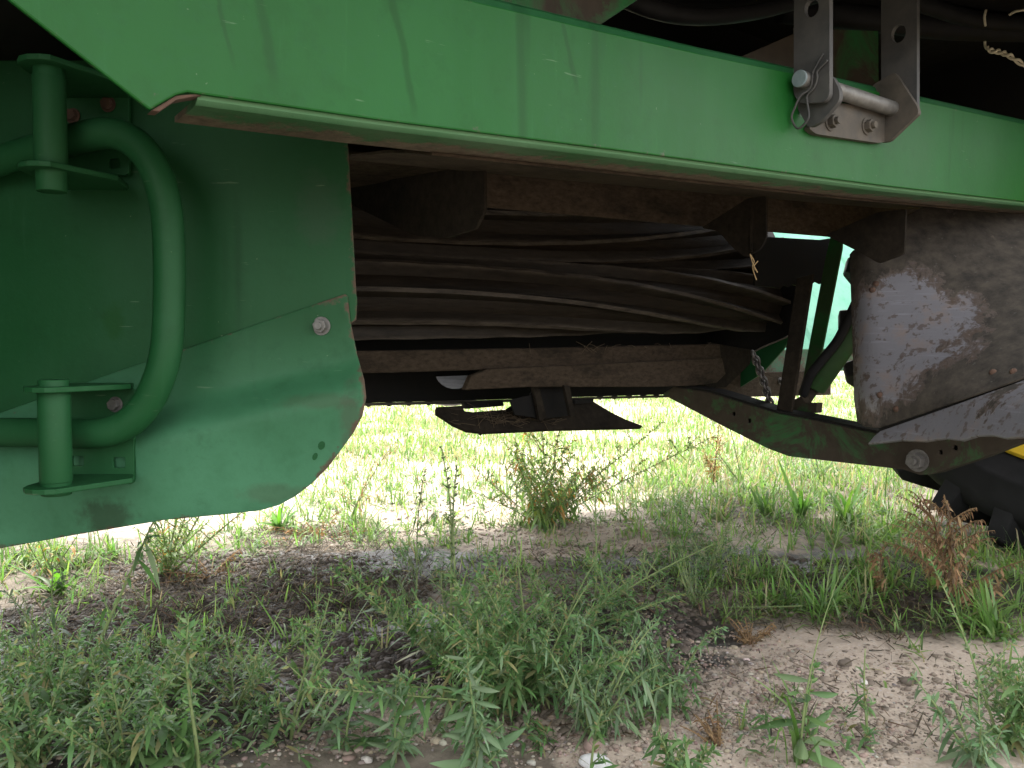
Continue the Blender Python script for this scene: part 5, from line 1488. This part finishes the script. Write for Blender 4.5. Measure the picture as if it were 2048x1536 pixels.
# middle distance
weed(1190, 1225, 130, (240, 0), seed=40, label='feathery weed sprawling right with a long pale stem', group=MG, cols='K', leaf=0.03, lw=0.14, spacing=0.010, branch=9, stemr=0.0028, blen=0.7, bare=0.1)
weed(1420, 1150, 130, (30, 0), name='bushy_weed', seed=41, label='fine-leaved bushy weed left of the bright grass clumps', group=MG, nst=6, spread=0.45, cols='D', leaf=0.03, lw=0.13, spacing=0.012, branch=5)
weed(1390, 1210, 120, (30, 0), name='bushy_weed', seed=42, label='fine-leaved bushy weed in front of the sprawling stem', group=MG, nst=5, spread=0.5, cols='D', leaf=0.03, lw=0.13, spacing=0.012, branch=5)
weed(1640, 960, 70, (0, 0), name='bushy_weed', seed=43, label='grey-green low weed behind the trailing arm', group=BG, nst=6, spread=0.7, cols='G', leaf=0.05, lw=0.2, spacing=0.016, branch=4)
# behind, in the light
weed(1085, 1050, 215, (-5, 0), name='bushy_weed', seed=44, label='sunlit bushy weed with orange dead leaves below the skid shoe', group=BG, nst=17, spread=0.55, cols='L', leaf=0.055, lw=0.19, spacing=0.010, branch=10, droop=1.0, stemr=0.002, blen=0.6, mat='grass')
weed(1080, 1055, 90, (0, 0), name='bushy_weed', seed=45, label='dark green weed at the foot of the orange-tinged bush', group=BG, nst=7, spread=0.6, cols='K', leaf=0.05, lw=0.16, spacing=0.016, branch=5)
weed(330, 1150, 195, (0, 0), name='bushy_weed', seed=46, label='backlit yellow-green weed under the green skirt', group=BG, nst=9, spread=0.5, cols='L', leaf=0.045, lw=0.2, spacing=0.009, branch=7, droop=0.8, stemr=0.003)
weed(100, 1150, 110, (10, 0), name='bushy_weed', seed=47, label='bright leafy weed near the left edge under the skirt', group=BG, nst=5, spread=0.6, cols='L', leaf=0.06, lw=0.2, spacing=0.018, branch=3, droop=0.9)
weed(700, 1040, 170, (55, 0), seed=48, label='thin yellowing weed leaning beside the skirt corner', group=BG, nst=2, spread=0.2, cols='O', leaf=0.05, lw=0.16, spacing=0.025, branch=5, droop=1.2)
weed(1425, 965, 140, (0, 0), name='dried_weed', seed=49, label='orange dried weed behind the left end of the trailing arm', group='dried brown weeds', nst=3, spread=0.1, cols='O', leaf=0.05, lw=0.22, spacing=0.012, branch=8, droop=1.5, mat='dead', blen=0.25)
weed(1490, 980, 170, (-30, 0), seed=50, label='tall grassy weed leaning beside the orange dried weed', group=BG, nst=3, spread=0.2, cols='K', leaf=0.11, lw=0.07, spacing=0.05, branch=1, droop=0.8, tip=False)
# dead weeds
weed(1905, 1215, 250, (-10, 0), name='dried_weed', seed=51, label='tall dried brown weed standing before the black tyre', group='dried brown weeds', nst=2, spread=0.08, cols='B', leaf=0.034, lw=0.42, spacing=0.003, branch=22, droop=1.5, mat='dead', blen=0.8, bare=0.15, stemr=0.0032, tip=False, curl=0.15)
weed(1760, 1190, 110, (-10, 0), name='dried_weed', seed=52, label='short dried brown weed left of the tall dried one', group='dried brown weeds', nst=4, spread=0.35, cols='B', leaf=0.026, lw=0.42, spacing=0.004, branch=5, droop=1.3, mat='dead', tip=False, curl=0.2)
weed(1960, 1225, 130, (10, 0), name='dried_weed', seed=55, label='dried brown weed right of the tall dried one', group='dried brown weeds', nst=3, spread=0.3, cols='B', leaf=0.026, lw=0.42, spacing=0.004, branch=6, droop=1.3, mat='dead', tip=False, curl=0.2)
weed(1500, 1285, 48, (0, 0), name='dried_weed', seed=53, label='flat brown dead weed clump on the edge of the sandy soil', group='dried brown weeds', nst=12, spread=0.9, cols='B', leaf=0.016, lw=0.3, spacing=0.005, branch=5, droop=0.9, mat='dead', tip=False, curl=0.3, blen=0.6)
weed(1440, 1490, 55, (0, 0), name='dried_weed', seed=54, label='brown dead weed clump among the bottom weeds', group='dried brown weeds', nst=10, spread=0.9, cols='B', leaf=0.016, lw=0.3, spacing=0.006, branch=5, droop=0.9, mat='dead', tip=False, curl=0.3)
weed(640, 1075, 40, (0, 0), name='dried_weed', seed=56, label='low reddish dead weed mat beside the skirt corner', group='dried brown weeds', nst=16, spread=1.6, cols='O', leaf=0.03, lw=0.2, spacing=0.010, branch=5, droop=0.9, mat='dead', tip=False, curl=0.3)
weed(420, 1150, 34, (0, 0), name='dried_weed', seed=57, label='brown dead weed mat at the back edge of the dark soil', group='dried brown weeds', nst=16, spread=1.8, cols='B', leaf=0.02, lw=0.25, spacing=0.008, branch=5, droop=0.9, mat='dead', tip=False, curl=0.3)

# ---- broad grass plants that stand out one by one ---------------------------------------------------
def grass_clump(px, py, hpx, label, seed, nb=14, w=0.0045, lean=0.7, seedhead=False):
    r = np.random.default_rng(seed)
    g = G(px, py); H = hpx * g.y / FPX
    root = empty('grass_clump', g)
    tag(root, label, 'grass', 'broad-bladed grass clumps')
    d, s = rand_dirs(nb, 0.1, lean, r)
    me = leaf_mesh('blades', [Leaves.arrays(r.normal(0, 0.008, (nb, 3)) * np.array([1, 1, 0]) - np.array([0, 0, .005]), d, s, H * r.uniform(0.6, 1.3, nb), w * r.uniform(0.6, 1.3, nb), r.uniform(0.1, 0.9, nb), 0.35,
                    pick(nb, [(0.10, 0.21, 0.04), (0.13, 0.24, 0.06), (0.09, 0.17, 0.05)], [1, 1, 1], r), [(0, .7), (.2, 1), (.45, 1), (.7, .75), (.88, .4), (1, 0)], mid=True)], M['grass'])
    o = link('blades', me, None); o.parent = root; o['kind'] = 'stuff'
    if seedhead:
        m = MB(); p = [Vector((0.10 * H * t * t * 3, 0, H * 1.5 * t)) for t in [i / 8 for i in range(9)]]
        m.tube(p, [0.0016 * (1.2 - t / 8) for t in range(9)], 6)
        x = m.build('stem', M['stem']); x.parent = root
grass_clump(1600, 1035, 120, 'bright broad grass clump below the strut, left of the tyre', 61, 26, 0.006, 0.6)
grass_clump(1690, 1050, 130, 'bright broad grass clump next to the tyre', 62, 26, 0.006, 0.6)
grass_clump(1530, 1030, 90, 'bright grass clump left of the two by the tyre', 63, 22, 0.005, 0.6)
grass_clump(1780, 1075, 80, 'grass clump against the foot of the tyre', 64, 24, 0.004, 0.7)
grass_clump(1650, 1230, 150, 'grass clump at the back edge of the sandy soil with long stem', 65, 24, 0.0035, 0.8, True)
grass_clump(1560, 1215, 110, 'grass clump behind the flat brown dead weed', 66, 22, 0.003, 0.8)
grass_clump(1980, 1270, 140, 'grass clump at the right edge above the leafy weed', 67, 26, 0.0045, 0.7)
grass_clump(1600, 1530, 280, 'single tall grass stem with arching blades over the sandy soil', 68, 6, 0.004, 0.5, True)
grass_clump(120, 1185, 110, 'bright broad grass clump by the left edge under the skirt', 69, 16, 0.006, 1.0)
grass_clump(600, 1360, 70, 'grass sprig with arching blade over the wet dark soil', 70, 5, 0.004, 1.1)
grass_clump(560, 1060, 80, 'bright grass clump behind the skirt corner', 71, 20, 0.006, 0.9)
